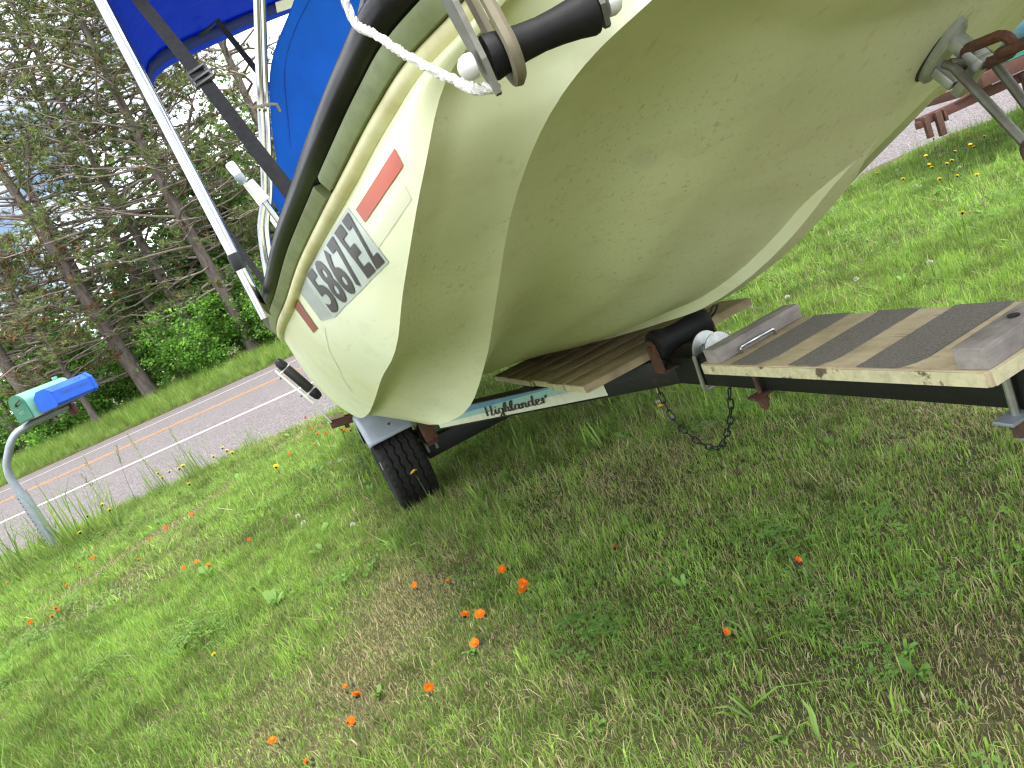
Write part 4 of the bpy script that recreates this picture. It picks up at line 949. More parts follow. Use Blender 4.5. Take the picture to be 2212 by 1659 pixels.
# wheels and fenders
def wheel(sg):
    c = Vector(LS(.666 * sg, 2.2, .230)); root = empty('wheel'); root.parent = trailer
    nA, nL = 168, 44; V = []; F = []; hwid = .093
    for i in range(nA):
        th = 2 * math.pi * i / nA; zig = .0042 * (abs(((i % 6) / 3.0) - 1) * 2 - 1)
        for k in range(nL + 1):
            u = -1 + 2 * k / nL; x = u * hwid; au = abs(u)
            r = .230 - .006 * au ** 2 - .018 * max(0, (au - .82) / .18) ** 2
            if au < .80:
                for g in (-.050, -.017, .017, .050):
                    if abs(x - g - zig) < .0034: r -= .0075
            elif i % 4 == 0 and au < .97: r -= .005
            V.append(c + Vector((x, math.cos(th) * r, math.sin(th) * r)))
    n = nL + 1
    for i in range(nA):
        for k in range(nL): F.append((i * n + k, i * n + k + 1, ((i + 1) % nA) * n + k + 1, ((i + 1) % nA) * n + k))
    t = MB().add(V, F)
    for sd_ in (1, -1):
        t.lathe([(hwid * sd_, .206), (hwid * 1.02 * sd_, .185), (hwid * 1.0 * sd_, .150), (hwid * .86 * sd_, .118), (hwid * .5 * sd_, .112)], c, (1, 0, 0), 64, cap=False)
    t.obj('tyre', M['tyre'], root, sharp=38)
    r = MB(); r.lathe([(.080, .122), (.076, .112), (.03, .104), (.0, .104), (-.03, .104), (-.076, .112), (-.080, .122)], c, (1, 0, 0), 40, cap=False)
    r.lathe([(.02 * -sg, .104), (.03 * -sg, .07), (.045 * -sg, .04), (.06 * -sg, .035), (.062 * -sg, .001)], c, (1, 0, 0), 32, cap=False)
    r.lathe([(-.09, .02), (.09, .02)], c, (1, 0, 0), 12); r.obj('rim', M['rim'], root)
    V = []; F = []; na = 26; s0, s1 = .560, .770
    angs = np.linspace(math.radians(146), math.radians(18), na)
    prof = [(s0, 1), (s0 + .02, 1.0), (s1 - .02, 1.0), (s1 - .006, .985), (s1, .95), (s1, .80)]
    for th in angs:
        for s_, k in prof:
            V.append(LS(s_ * sg, 2.2 + math.cos(th) * .262 * k, .230 + math.sin(th) * .262 * k * 1.0))
    m = len(prof)
    for i in range(na - 1):
        for k in range(m - 1): F.append((i * m + k, i * m + k + 1, (i + 1) * m + k + 1, (i + 1) * m + k))
    f = link('fender', mesh(V, F), M['fender'], trailer, sharp=50); md = f.modifiers.new('t', 'SOLIDIFY'); md.thickness = .003
    th = math.radians(133); MB().lathe([(0, .007), (.004, .006), (.006, .003)], LS(.655 * sg, 2.2 + math.cos(th) * .263, .23 + math.sin(th) * .263), (0, math.cos(th), math.sin(th)), 10).obj('rivet', M['rust'], f)
    MB().bar(LS(.56 * sg, 2.0, TZ(2.0) + .03), LS(.52 * sg, 2.0, TZ(2.0) + .03), .05, .012).obj('fender_bracket', M['galv'], f)
wheel(1); wheel(-1)

# guide-on rollers on white brackets
def guide(sg):
    R1, R2 = Vector(LS(.866 * sg, 2.5, .628)), Vector(LS(.948 * sg, 2.5, .832)); d = (R2 - R1).normalized(); out = Vector((-sg, 0, 0)); out = (out - d * out.dot(d)).normalized()
    root = MB(); b1 = Vector(LS(.860 * sg, 2.52, .465)); o1 = R1 + out * .040; o2 = R2 + out * .040
    root.bar(b1, o1 + (o1 - b1) * .02, .026, .007, up=out, bev=.001); root.bar(o1 - d * .03, o2 - d * .018, .030, .010, up=out, bev=.002)
    for q in (R1 + d * .020, R2 - d * .043): root.bar(q + out * .040, q - out * .024, .032, .005, up=d, bev=.001)
    o = root.obj('guide_bracket', M['white'], trailer, smooth=False)
    for q in (R1 + d * .04, R2 - d * .055): MB().lathe([(0, .008), (.012, .008), (.013, .006)], q + out * .044, out, 8).obj('bolt', M['galv'], o)
    ln = (R2 - R1).length
    MB().lathe([(.026, .022), (.030, .0235), (ln - .052, .0235), (ln - .048, .022)], R1, d, 20).obj('guide_roller', M['black'], o)
    MB().lathe([(ln - .040, .022), (ln - .03, .024), (ln - .005, .0215), (ln + .010, .015), (ln + .012, .012)], R1, d, 20).obj('roller_end', M['plastic_dk'], o)
    MB().lathe([(.016, .022), (.006, .024), (-.018, .0215), (-.032, .015), (-.034, .010)], R1, d, 20).obj('roller_end', M['plastic_dk'], o)
guide(1); guide(-1)

# winch hook, chain and rods at the bow eye
def winch_tackle():
    root = empty('winch_tackle', BOAT_AT, BOAT_RZ, label='rusty winch chain and steel rods hooked to the bow eye', cat='chain')
    def lnk(c, d, up, ln, wd, r, mat, name='link'):
        d = Vector(d).normalized(); x = d.cross(Vector(up)).normalized(); P = []
        for t in np.linspace(0, 2 * math.pi, 20, endpoint=False):
            P.append(Vector(c) + x * math.cos(t) * wd + d * (math.sin(t) * wd + (1 if math.sin(t) > 0 else -1) * (ln - wd)))
        return MB().tube(P, r, 8, closed=True).obj(name, mat, root)
    lnk(LS(.004, -.333, .948), (0, -1, .02), (1, 0, .25), .030, .013, .0065, M['rust'])
    lnk(LS(.0, -.374, .942), (0, -1, .02), (0, .1, 1), .028, .012, .006, M['rust'])
    for k in range(8): lnk(LS(.0, -.414 - .040 * k, .940 + .006 * k), (0, -1, .10), ((1, 0, .2) if k % 2 == 0 else (0, .1, 1)), .027, .012, .0055, M['zinc'])
    for s0, s1, a0, h0 in ((.022, .028, -.302, .950), (-.016, -.010, -.318, .948)):
        MB().tube([LS(s0, a0 + .012, h0 + .004), LS(s0, a0, h0 - .004), LS(s1, -.366, .836), LS(s1, -.425, .715)], [.005, .006, .006, .006], 10).obj('rod', M['oldsteel'], root)
    MB().tube([LS(.024, -.300, .952), LS(.003, -.308, .945), LS(-.018, -.316, .949)], .006, 10).obj('rod_bend', M['oldsteel'], root)
    lnk(LS(.03, -.378, .815), (0, -.3, -1), (0, 1, 0), .022, .013, .005, M['rust'], 'ring')
    MB().bar(LS(.03, -.425, .715), LS(-.012, -.425, .715), .02, .02, bev=.003).obj('rod_block', M['rust'], root)
    MB().tube([LS(.01, -.425, .712), LS(.006, -.50, .60), LS(.004, -.52, .565)], .006, 8).obj('rod', M['galv'], root)
winch_tackle()

# ------------------------------------------------------------------ mailbox, paper tube, second trailer
def mailbox():
    post = empty('mailbox_post', (-4.05, 5.9, 0), label='bent grey galvanised pipe post carrying the mailboxes', cat='post')
    def P(x, y, z): return (x + 4.05, y - 5.9, z)
    MB().tube([P(-4.05, 5.9, -.05), P(-4.055, 5.9, .3), P(-4.062, 5.9, .60)], .046, 16).obj('sleeve', M['galv'], post)
    sl = post.children[0]
    for k in range(15):
        z = .05 + k * .036
        MB().lathe([(0, .0052), (.0015, .0052)], P(-4.0515 - .0185 - z * .016, 5.9 - .0430, z), (-.4, -1, 0), 8).obj('hole', M['hole'], sl)
    pts = hermite([(-4.06, 5.9, .55), (-4.068, 5.9, .66), (-4.06, 5.9, .77), (-4.035, 5.9, .84), (-3.97, 5.91, .935), (-3.925, 5.92, .99), (-3.88, 5.95, 1.035), (-3.80, 6.02, 1.062), (-3.72, 6.14, 1.07), (-3.62, 6.36, 1.075), (-3.60, 6.42, 1.075)], 5)
    MB().tube([P(*p) for p in pts], .031, 14).obj('arm', M['galv'], post)
    MB().box(P(-3.63, 6.33, 1.095), (.22, .10, .016), Matrix.Rotation(-.36, 3, 'Z')).obj('bracket', M['rust'], post)
    MB().box(P(-3.60, 6.37, 1.035), (.06, .05, .10), Matrix.Rotation(-.36, 3, 'Z'), bev=.004).obj('clamp', M['rust'], post)
    ax = Vector((.35, .937, 0)); pr = Vector((.937, -.35, 0)); O = Vector((-3.79, 5.96, 1.105))
    rz = math.atan2(-ax.x, ax.y)
    box = empty('mailbox', O, rz, label='green metal mailbox with rounded top and rusty latch', cat='mailbox')
    w, h, ln = .165, .135, .46
    arch = [(0, 0), (0, h)] + [(w / 2 - w / 2 * math.cos(t), h + w / 2 * math.sin(t)) for t in np.linspace(0, math.pi, 13)][1:-1] + [(w, h), (w, 0)]
    V = [(a, y, b) for y in (0, ln) for a, b in arch]; n = len(arch)
    F = [(i, i + 1, n + i + 1, n + i) for i in range(n - 1)] + [(n - 1, 0, n, 2 * n - 1), tuple(range(n, 2 * n))]
    MB().add(V, F).obj('body', M['mb_top'], box, sharp=50)
    V = [(a * 1.0, y, b) for y in (-.012, .002) for a, b in [(w / 2 + (p - w / 2) * 1.03, q * 1.015 - .002) for p, q in arch]]
    F = [tuple(range(n))[::-1], tuple(range(n, 2 * n))] + [(i, (i + 1) % n, n + (i + 1) % n, n + i) for i in range(n)]
    d = MB().add(V, F).obj('door', M['mb_green'], box, sharp=50)
    mb = MB()
    for k, (x0, x1, z) in enumerate(((.05, .10, .10), (.06, .115, .078), (.05, .12, .07), (.055, .12, .058))): mb.box(((x0 + x1) / 2, -.0135, z), (x1 - x0, .001, .004))
    mb.obj('worn_print', M['mb_top'], d, smooth=False)
    mb = MB(); mb.tube([(.075, -.02, .135), (.12, -.045, .150), (.165, -.03, .165)], .006, 8); mb.lathe([(-.008, .010), (.008, .010)], (.075, -.02, .135), (0, 1, 0), 10); mb.obj('latch', M['rust'], d)
    MB().box((.10, ln - .06, h + w / 2 + .012), (.008, .05, .03), bev=.002).obj('top_catch', M['mb_top'], box)
    MB().box((w / 2, ln / 2, -.006), (w + .02, ln, .010)).obj('base_board', M['oldwood'], box)
    tube = empty('newspaper_tube', O + pr * (w + .030) + ax * .045, rz, label='blue plastic newspaper tube beside the green mailbox', cat='newspaper tube')
    W2, H2_, L2 = .155, .17, .47; o8 = [(.02, 0), (W2 - .02, 0), (W2, .02), (W2, H2_ * .72), (W2 - .045, H2_), (.045, H2_), (0, H2_ * .72), (0, .02)]
    V = []; secs = [(0, 1.0), (.05, 1.0), (L2 - .02, 1.0), (L2, .97)]
    for y, k in secs:
        for a, b in o8:
            yy = y + (.07 * (b / H2_) if y < .03 else 0) * 0 + (.055 * (a / W2) if y == 0 else 0)
            V.append((W2 / 2 + (a - W2 / 2) * k, yy, H2_ / 2 + (b - H2_ / 2) * k))
    F = []
    for j in range(3):
        for i in range(8): F.append((j * 8 + i, j * 8 + (i + 1) % 8, (j + 1) * 8 + (i + 1) % 8, (j + 1) * 8 + i))
    F.append(tuple(range(24, 32))); F.append(tuple(range(8))[::-1])
    b = MB().add(V, F).obj('tube_body', M['mb_blue'], tube, sharp=30)
    V = [(W2 / 2 + (a - W2 / 2) * 1.05, y, H2_ / 2 + (q - H2_ / 2) * 1.05) for y in (L2 - .03, L2 + .004) for a, q in o8]
    MB().add(V, [(i, (i + 1) % 8, 8 + (i + 1) % 8, 8 + i) for i in range(8)] + [tuple(range(8))[::-1], tuple(range(8, 16))]).obj('rim_band', M['mb_blue'], b, sharp=30)
    mb = MB(); rr = np.random.default_rng(4); y = .12
    while y < .38:
        wd = rr.uniform(.012, .03); mb.box((W2 + .0006, y + wd / 2, .085 + rr.uniform(-.004, .004)), (.001, wd, rr.uniform(.014, .026))); y += wd + rr.uniform(.004, .012)
    mb.obj('faded_lettering', M['mb_print'], b, smooth=False)
    for yy in (.32, .365): MB().lathe([(0, .006), (.002, .006)], (W2 - .015, yy, .150), (1, 0, .5), 8).obj('rust_spot', M['rust'], b)
mailbox()

def second_trailer():
    t = empty('parked_trailer', (3.1, 4.75, 0), label='rusty red trailer frame with hanging brackets parked near the road', cat='trailer')
    def X(x, y, z): return (x - 3.1, y - 4.75, z)
    MB().bar(X(3.55, 4.6, .565), X(7.0, 4.6, .565), .06, .085, bev=.004).obj('side_rail', M['b2frame'], t)
    MB().bar(X(3.15, 4.68, .475), X(7.0, 4.68, .475), .06, .062, bev=.003).obj('lower_rail', M['b2frame'], t)
    MB().bar(X(3.55, 6.0, .565), X(7.0, 6.0, .565), .06, .085, bev=.004).obj('side_rail', M['b2frame'], t)
    for x in (3.6, 4.6, 6.4): MB().bar(X(x, 4.6, .53), X(x, 6.0, .53), .06, .06, bev=.003).obj('cross_member', M['b2frame'], t)
    for x, h0, wd in ((3.17, .36, .035), (3.255, .34, .042), (3.30, .42, .02), (3.88, .33, .05), (3.98, .35, .09), (4.12, .36, .035)):
        MB().box(X(x, 4.63, (h0 + .50) / 2), (wd, .03, .50 - h0), bev=.003).obj('hanger_bracket', M['rust'], t)
    MB().bar(X(3.40, 4.66, .50), X(3.62, 4.62, .535), .03, .012).obj('brace', M['rust'], t)
    MB().box(X(3.14, 4.66, .462), (.03, .05, .045), bev=.004).obj('side_marker', M['rust'], t)
    for y in (4.85, 5.75):
        w = MB(); w.lathe([(-.09, .20), (-.085, .24), (-.06, .26), (.06, .26), (.085, .24), (.09, .20)], X(5.6, y, .26), (0, 1, 0), 32); w.obj('wheel', M['tyre'], t)
    MB().bar(X(5.6, 4.8, .27), X(5.6, 5.8, .27), .05, .05).obj('axle', M['rust'], t)
    b = empty('pale_blue_boat', (3.1, 4.75, 0), label='pale blue boat hull resting on the rusty red trailer', cat='boat')
    V = []; F = []; prof = [(4.52, 1.25), (4.53, .98), (4.56, .80), (4.66, .70), (4.95, .635), (5.3, .62), (5.65, .635), (5.94, .70), (6.04, .80), (6.07, .98), (6.08, 1.25)]
    xs = [3.66, 3.70, 3.9, 4.6, 5.6, 7.2]; sc = [.55, .72, .9, 1, 1, .98]
    for x, k in zip(xs, sc):
        for y, z in prof: V.append(X(x + (.0 if z < .9 else -.08 * (z - .9)), 5.3 + (y - 5.3) * k, .62 + (z - .62) * (.9 + .1 * k) + (1 - k) * .12))
    n = len(prof)
    for j in range(len(xs) - 1):
        for i in range(n - 1): F.append((j * n + i, j * n + i + 1, (j + 1) * n + i + 1, (j + 1) * n + i))
    F.append(tuple(range(n))[::-1]); F.append(tuple((len(xs) - 1) * n + i for i in range(n)))
    for j in range(len(xs) - 1): F.append((j * n, (j + 1) * n, (j + 1) * n + n - 1, j * n + n - 1))
    MB().add(V, F).obj('hull', M['b2'], b, sharp=40)
    MB().bar(X(3.75, 4.60, .622), X(7.1, 4.60, .622), .05, .022).obj('bunk_carpet', M['b2trim'], t)
second_trailer()

# ------------------------------------------------------------------ trees and bushes beyond the road
def tubes_np(paths, radii, n):
    """many tapering tubes in one go -> verts, faces"""
    V = []; F = []; b = 0
    ang = np.linspace(0, 2 * np.pi, n, endpoint=False); ca, sa = np.cos(ang), np.sin(ang)
    for P, r in zip(paths, radii):
        P = np.asarray(P); m = len(P); T = np.gradient(P, axis=0); T /= np.maximum(np.linalg.norm(T, axis=1), 1e-9)[:, None]
        up = np.array([0, 0, 1.0]) if abs(T[0][2]) < .9 else np.array([1.0, 0, 0])
        X = np.cross(T, up); X /= np.maximum(np.linalg.norm(X, axis=1), 1e-9)[:, None]; Y = np.cross(T, X)
        R = np.asarray(r)[:, None, None]
        V.append((P[:, None] + (X[:, None] * ca[None, :, None] + Y[:, None] * sa[None, :, None]) * R).reshape(-1, 3))
        for i in range(m - 1):
            for k in range(n): F.append((b + i * n + k, b + i * n + (k + 1) % n, b + (i + 1) * n + (k + 1) % n, b + (i + 1) * n + k))
        b += m * n
    return np.concatenate(V), F
def needles(P, D, C, rs, per=15, ln=(.13, .25), wd=.030, spread=1.1):
    """fans of needles: P points, D directions, C colours"""
    n = len(P); D = D / np.maximum(np.linalg.norm(D, axis=1), 1e-9)[:, None]
    P_ = np.repeat(P, per, 0); D_ = np.repeat(D, per, 0); C_ = np.repeat(C, per, 0) * rs.uniform(.7, 1.3, (n * per, 1))
    d = D_ + rs.normal(0, spread * .5, (n * per, 3)); d /= np.linalg.norm(d, axis=1)[:, None]
    s = np.cross(d, rs.normal(0, 1, (n * per, 3))); s /= np.maximum(np.linalg.norm(s, axis=1), 1e-9)[:, None]
    l = rs.uniform(*ln, (n * per, 1)); base = P_ - D_ * rs.uniform(0, .10, (n * per, 1))
    V = np.stack([base - s * wd / 2, base + s * wd / 2, base + d * l], 1).reshape(-1, 3)
    F = np.arange(n * per * 3).reshape(-1, 3).tolist(); return V, F, np.repeat(C_, 3, 0)
NEEDLE = np.array([(.17, .235, .075), (.21, .27, .09), (.14, .205, .07), (.25, .28, .10)])
BROWN = np.array([(.24, .12, .045), (.19, .10, .04), (.28, .16, .06)])
def pine(x, y, H, r0, lean, seed, label, dead=.3, start=2.0, nb=120, Lmax=3.4, per=14, browns=.04, tuft=1.0, wob=.12):
    rs = np.random.default_rng(seed); z0 = float(verge_z(x, y)); root = empty('pine_tree', (x, y, z0), label=label, cat='tree', group='pines beyond the road')
    zz = np.linspace(-.3, H, 16); ph = rs.uniform(0, 6.28, 2)
    tp = np.column_stack([lean[0] * zz + wob * np.sin(zz * .5 + ph[0]) * (zz / H), lean[1] * zz + wob * np.sin(zz * .45 + ph[1]) * (zz / H), zz])
    tr = r0 * (1 - .80 * np.clip(zz / H, 0, 1)) * np.where(zz < .4, 1.18, 1)
    V, F = tubes_np([tp], [tr], 12); link('trunk', mesh(V, F), M['bark'], root, sharp=None)
    paths = []; rad = []; TP = []; TD = []; TC = []
    for k in range(nb):
        z = start + (H - start) * ((k + rs.uniform(0, 1)) / nb) ** .95; f = (z - start) / (H - start)
        az = k * 2.39996 + rs.normal(0, .4); Lb = Lmax * (.55 + .6 * math.sin(math.pi * min(1, .22 + f * .78)) ** .8) * rs.uniform(.55, 1.1) * (1 - .55 * max(0, f - .6) / .4)
        base = np.array([np.interp(z, zz, tp[:, j]) for j in range(3)]); isdead = rs.uniform() < dead * (1.5 - 1.2 * f)
        s0 = rs.normal(.12, .16) + .35 * f; drp = rs.uniform(.15, .5) * (1 - .5 * f); upt = rs.uniform(.1, .5)
        u = np.linspace(0, 1, 7); kx = rs.normal(0, .26, 2)
        rad_ = u * Lb; zb = s0 * rad_ - drp * Lb * u ** 2 * .6 + upt * Lb * u ** 4 * .5 + Lb * u * (rs.normal(0, .07) * np.sin(u * 5 + rs.uniform(0, 6)) + rs.normal(0, .04) * np.sin(u * 11))
        side = (kx[0] * np.sin(u * 3.0) + kx[1] * np.sin(u * 6.5)) * Lb * .45
        B = base + np.column_stack([math.cos(az) * rad_ - math.sin(az) * side, math.sin(az) * rad_ + math.cos(az) * side, zb + rs.normal(0, .02, 7) * u])
        rb = (.016 + .012 * Lb) * (1 - .8 * u); paths.append(B); rad.append(rb)
        for q in range(rs.integers(7, 11)):
            uu = rs.uniform(.22, 1.0); p = np.array([np.interp(uu, u, B[:, j]) for j in range(3)]); sg = 1 if q % 2 else -1
            a2 = az + sg * rs.uniform(.45, 1.15); l2 = Lb * rs.uniform(.14, .38) * (1.15 - .6 * uu); w = np.linspace(0, 1, 4); cv = rs.normal(0, .35); el = rs.normal(.05, .22)
            S = p + np.column_stack([np.cos(a2 + cv * w) * l2 * w, np.sin(a2 + cv * w) * l2 * w, el * l2 * w + (.25 if not isdead else -.05) * l2 * w ** 2])
            paths.append(S); rad.append(np.linspace(.010, .0035, 4))
            for t2 in range(2 if not isdead else 3):
                w0 = rs.uniform(.35, 1); p3 = np.array([np.interp(w0, w, S[:, j]) for j in range(3)]); a3 = a2 + rs.normal(0, .8); l3 = rs.uniform(.15, .42)
                E_ = p3 + np.array([math.cos(a3) * l3, math.sin(a3) * l3, l3 * rs.normal(.12, .3)]); paths.append(np.array([p3, (p3 + E_) / 2 + rs.normal(0, .02, 3), E_])); rad.append(np.array([.006, .0045, .003]))
                if not isdead and rs.uniform() < .6 * tuft: TP.append(E_); TD.append(E_ - p3 + np.array([0, 0, .1])); TC.append(0)
            if not isdead:
                for qq in (S[-1], (S[-1] + S[-2]) / 2, S[-2]):
                    if rs.uniform() < .75 * tuft: TP.append(qq + rs.normal(0, .04, 3)); TD.append(S[-1] - S[-2] + np.array([0, 0, .08])); TC.append(0)
    V, F = tubes_np(paths, rad, 4 if nb < 10 else 3); link('branches', mesh(V, F), M['twig'], root, sharp=None)
    if TP:
        TP = np.array(TP); TD = np.array(TD); n = len(TP)
        C = NEEDLE[rs.integers(0, 4, n)]; br = rs.uniform(0, 1, n) < browns; C[br] = BROWN[rs.integers(0, 3, br.sum())]
        V, F, C = needles(TP, TD, C, rs, per)
        me = col_mesh(V, F, C); link('crown', me, M['needle'], root, smooth=False)
    return root
pine(-11.94, 26.0, 15, .27, (-.085, .0), 1, 'thick leaning pine trunk whose base stands nearest the road', dead=.36, start=2.2, nb=100)
pine(-7.95, 26.0, 17, .25, (-.008, .0), 2, 'tall pine just beside the blue canvas and bimini poles', dead=.28, start=2.4, nb=105)
pine(-10.15, 27.5, 17, .22, (-.012, .0), 3, 'slender pine between the leaning pine and the bimini pine', dead=.30, start=3.2, nb=100)
pine(-11.9, 29.5, 18, .24, (.02, 0), 4, 'pine standing behind the thick leaning pine', dead=.26, start=4.0, nb=100)
pine(-7.05, 26.8, 15, .17, (-.02, 0), 5, 'thin pine trunk nearest the boat rail', dead=.30, start=3.5, nb=90, Lmax=2.6)
pine(-16.4, 27.0, 17, .26, (-.02, 0), 6, 'pine at the far left edge above the mailbox', dead=.3, start=3.0, nb=70)
pine(-14.6, 31.0, 19, .25, (.01, 0), 7, 'pine in the second row behind the mailbox', dead=.3, start=5, nb=60)
pine(-4.6, 28.5, 17, .24, (.0, 0), 8, 'pine hidden behind the blue canvas cover', dead=.35, start=3, nb=80)
pine(-9.4, 33.5, 19, .24, (.01, 0), 9, 'farthest pine seen between the bimini poles', dead=.35, start=5, nb=90)
pine(-13.7, 25.2, 7.0, .12, (-.05, .0), 10, 'small dying pine with reddish brown needles behind the mailbox', dead=.25, start=1.2, nb=75, Lmax=2.5, browns=.45, per=10)
pine(-19.5, 30.0, 18, .25, (.0, 0), 12, 'pine beyond the left edge of the frame', dead=.3, start=4, nb=50)

LEAF = np.array([(.10, .22, .03), (.13, .27, .035), (.08, .18, .028), (.17, .31, .045), (.11, .24, .05)])
def leafy(name, x, y, h, rx, label, seed, nl=5200, size=(.07, .15), cat='bush', group='leafy bushes below the pines', tint=1.0, low=.0, stem=.035, zmin=.0):
    rs = np.random.default_rng(seed); z0 = float(verge_z(x, y)); root = empty(name, (x, y, z0), label=label, cat=cat, group=group)
    paths = []; rad = []; ends = []
    for k in range(int(10 + h * 3)):
        az = rs.uniform(0, 6.283); r = rx * math.sqrt(rs.uniform()) * .9; top = h * rs.uniform(.45, 1) * (1 - .35 * (r / rx) ** 2); w = np.linspace(0, 1, 5)
        P = np.column_stack([math.cos(az) * r * w ** 1.4 + rs.normal(0, .04, 5) * w, math.sin(az) * r * w ** 1.4 + rs.normal(0, .04, 5) * w, zmin + (top - zmin) * w])
        paths.append(P); rad.append(np.linspace(stem, .006, 5))
        for q in range(7):
            w0 = rs.uniform(max(.25, low), 1); p = np.array([np.interp(w0, w, P[:, j]) for j in range(3)]); e = p + rs.normal(0, 1, 3) * np.array([.34, .34, .20]) * (.5 + .25 * h / 3); ends.append(e); paths.append(np.array([p, (p + e) / 2, e])); rad.append(np.array([.010, .006, .003]))
    V, F = tubes_np(paths, rad, 3); link('stems', mesh(V, F), M['twig'], root, sharp=None)
    ends = np.array(ends); cidx = rs.integers(0, len(ends), nl); c = ends[cidx] + rs.normal(0, 1, (nl, 3)) * np.array([.20, .20, .13]) * (.6 + .2 * h / 3)
    c[:, 2] = np.abs(c[:, 2])
    tone = rs.uniform(.7, 1.3, len(ends))[cidx]
    s = rs.uniform(*size, (nl, 1)); nrm = rs.normal(0, .55, (nl, 3)) + np.array([0, -.25, .8]); nrm /= np.linalg.norm(nrm, axis=1)[:, None]
    t = np.cross(nrm, rs.normal(0, 1, (nl, 3))); t /= np.linalg.norm(t, axis=1)[:, None]; b = np.cross(nrm, t)
    V = np.stack([c - t * s * .5, c + b * s * .34 + nrm * s * .05, c + t * s * .5, c - b * s * .34 + nrm * s * .05], 1).reshape(-1, 3)
    C = np.repeat(LEAF[rs.integers(0, 5, nl)] * (tone * tint * rs.uniform(.8, 1.2, nl))[:, None], 4, 0)
    link('crown', col_mesh(V, np.arange(nl * 4).reshape(-1, 4).tolist(), C), M['leaf'], root, smooth=False)
B = [(-18.5, 27.4, 3.4, 1.7), (-16.2, 26.6, 2.6, 1.4), (-14.4, 26.8, 3.0, 1.5), (-12.9, 27.2, 2.8, 1.3), (-10.7, 26.3, 3.4, 1.4), (-9.2, 25.6, 3.5, 1.4), (-7.6, 26.4, 4.2, 1.5), (-6.4, 25.6, 3.4, 1.4), (-5.0, 26.2, 3.4, 1.3), (-3.4, 26.9, 3.2, 1.4)]
BL = ['bush at the far left below the pines', 'bush behind the mailbox arm', 'bush below the dying brown pine', 'bush at the foot of the leaning pine', 'bush on the boat side of the leaning pine', 'bush in the gap beneath the slender pine', 'tall bush beneath the bimini pine', 'bright maple bush seen just beside the rub rail', 'bush glimpsed behind the boat rail end', 'bush behind the boat hull']
for k, (x, y, h, r) in enumerate(B): leafy('leafy_bush', x, y, h, r, 'leafy green ' + BL[k], 40 + k, tint=1.7 if k in (5, 7, 8) else 1.3, nl=7000)
T = [(-18.5, 33.5, 8.0, 3.0), (-14.2, 34.5, 7.5, 2.8), (-10.8, 35.0, 9.5, 3.0), (-8.0, 32.5, 9.5, 2.8), (-4.2, 33.5, 10, 2.8), (-6.0, 37.0, 13, 3.4), (-9.6, 30.6, 7.2, 2.2), (-12.6, 31.6, 6.6, 2.3)]
TL = ['leftmost broadleaf tree behind the pines', 'low broadleaf tree behind the dying pine', 'broadleaf tree deep behind the slender pine', 'broadleaf tree filling the gap beside the bimini pine', 'broadleaf tree behind the blue canvas', 'tallest broadleaf tree far behind the bimini', 'young broadleaf tree between the slender pine and the bimini pine', 'young broadleaf tree just behind the leaning pine']
for k, (x, y, h, r) in enumerate(T): leafy('broadleaf_tree', x, y, h, r, TL[k], 60 + k, nl=13000, size=(.15, .30), cat='tree', group='broadleaf trees behind the pines', stem=.07, low=.3)
def backwood():
    rs = np.random.default_rng(90); n = 46000
    x = rs.uniform(-62, 40, n); y = rs.uniform(39, 56, n); hmax = 7.0 + 2.2 * np.sin(x * .33) + 1.4 * np.sin(x * .9 + 2) + 6.0 * sstep(-19, -9, x)
    z = hmax * rs.uniform(0, 1, n) ** .8
    c = np.column_stack([x, y, z]); s = rs.uniform(.3, .6, (n, 1)); nrm = rs.normal(0, .6, (n, 3)) + np.array([0, -.4, .7]); nrm /= np.linalg.norm(nrm, axis=1)[:, None]
    t = np.cross(nrm, rs.normal(0, 1, (n, 3))); t /= np.linalg.norm(t, axis=1)[:, None]; b = np.cross(nrm, t)
    V = np.stack([c - t * s * .5, c + b * s * .4, c + t * s * .5, c - b * s * .4], 1).reshape(-1, 3)
    C = np.repeat(LEAF[rs.integers(0, 5, n)] * rs.uniform(.7, 1.35, n)[:, None], 4, 0)
    o = link('distant_woods', col_mesh(V, np.arange(n * 4).reshape(-1, 4).tolist(), C), M['leaf'], smooth=False)
    tag(o, 'dense green woods reading as one mass behind the trees', 'woods', kind='stuff')
backwood()

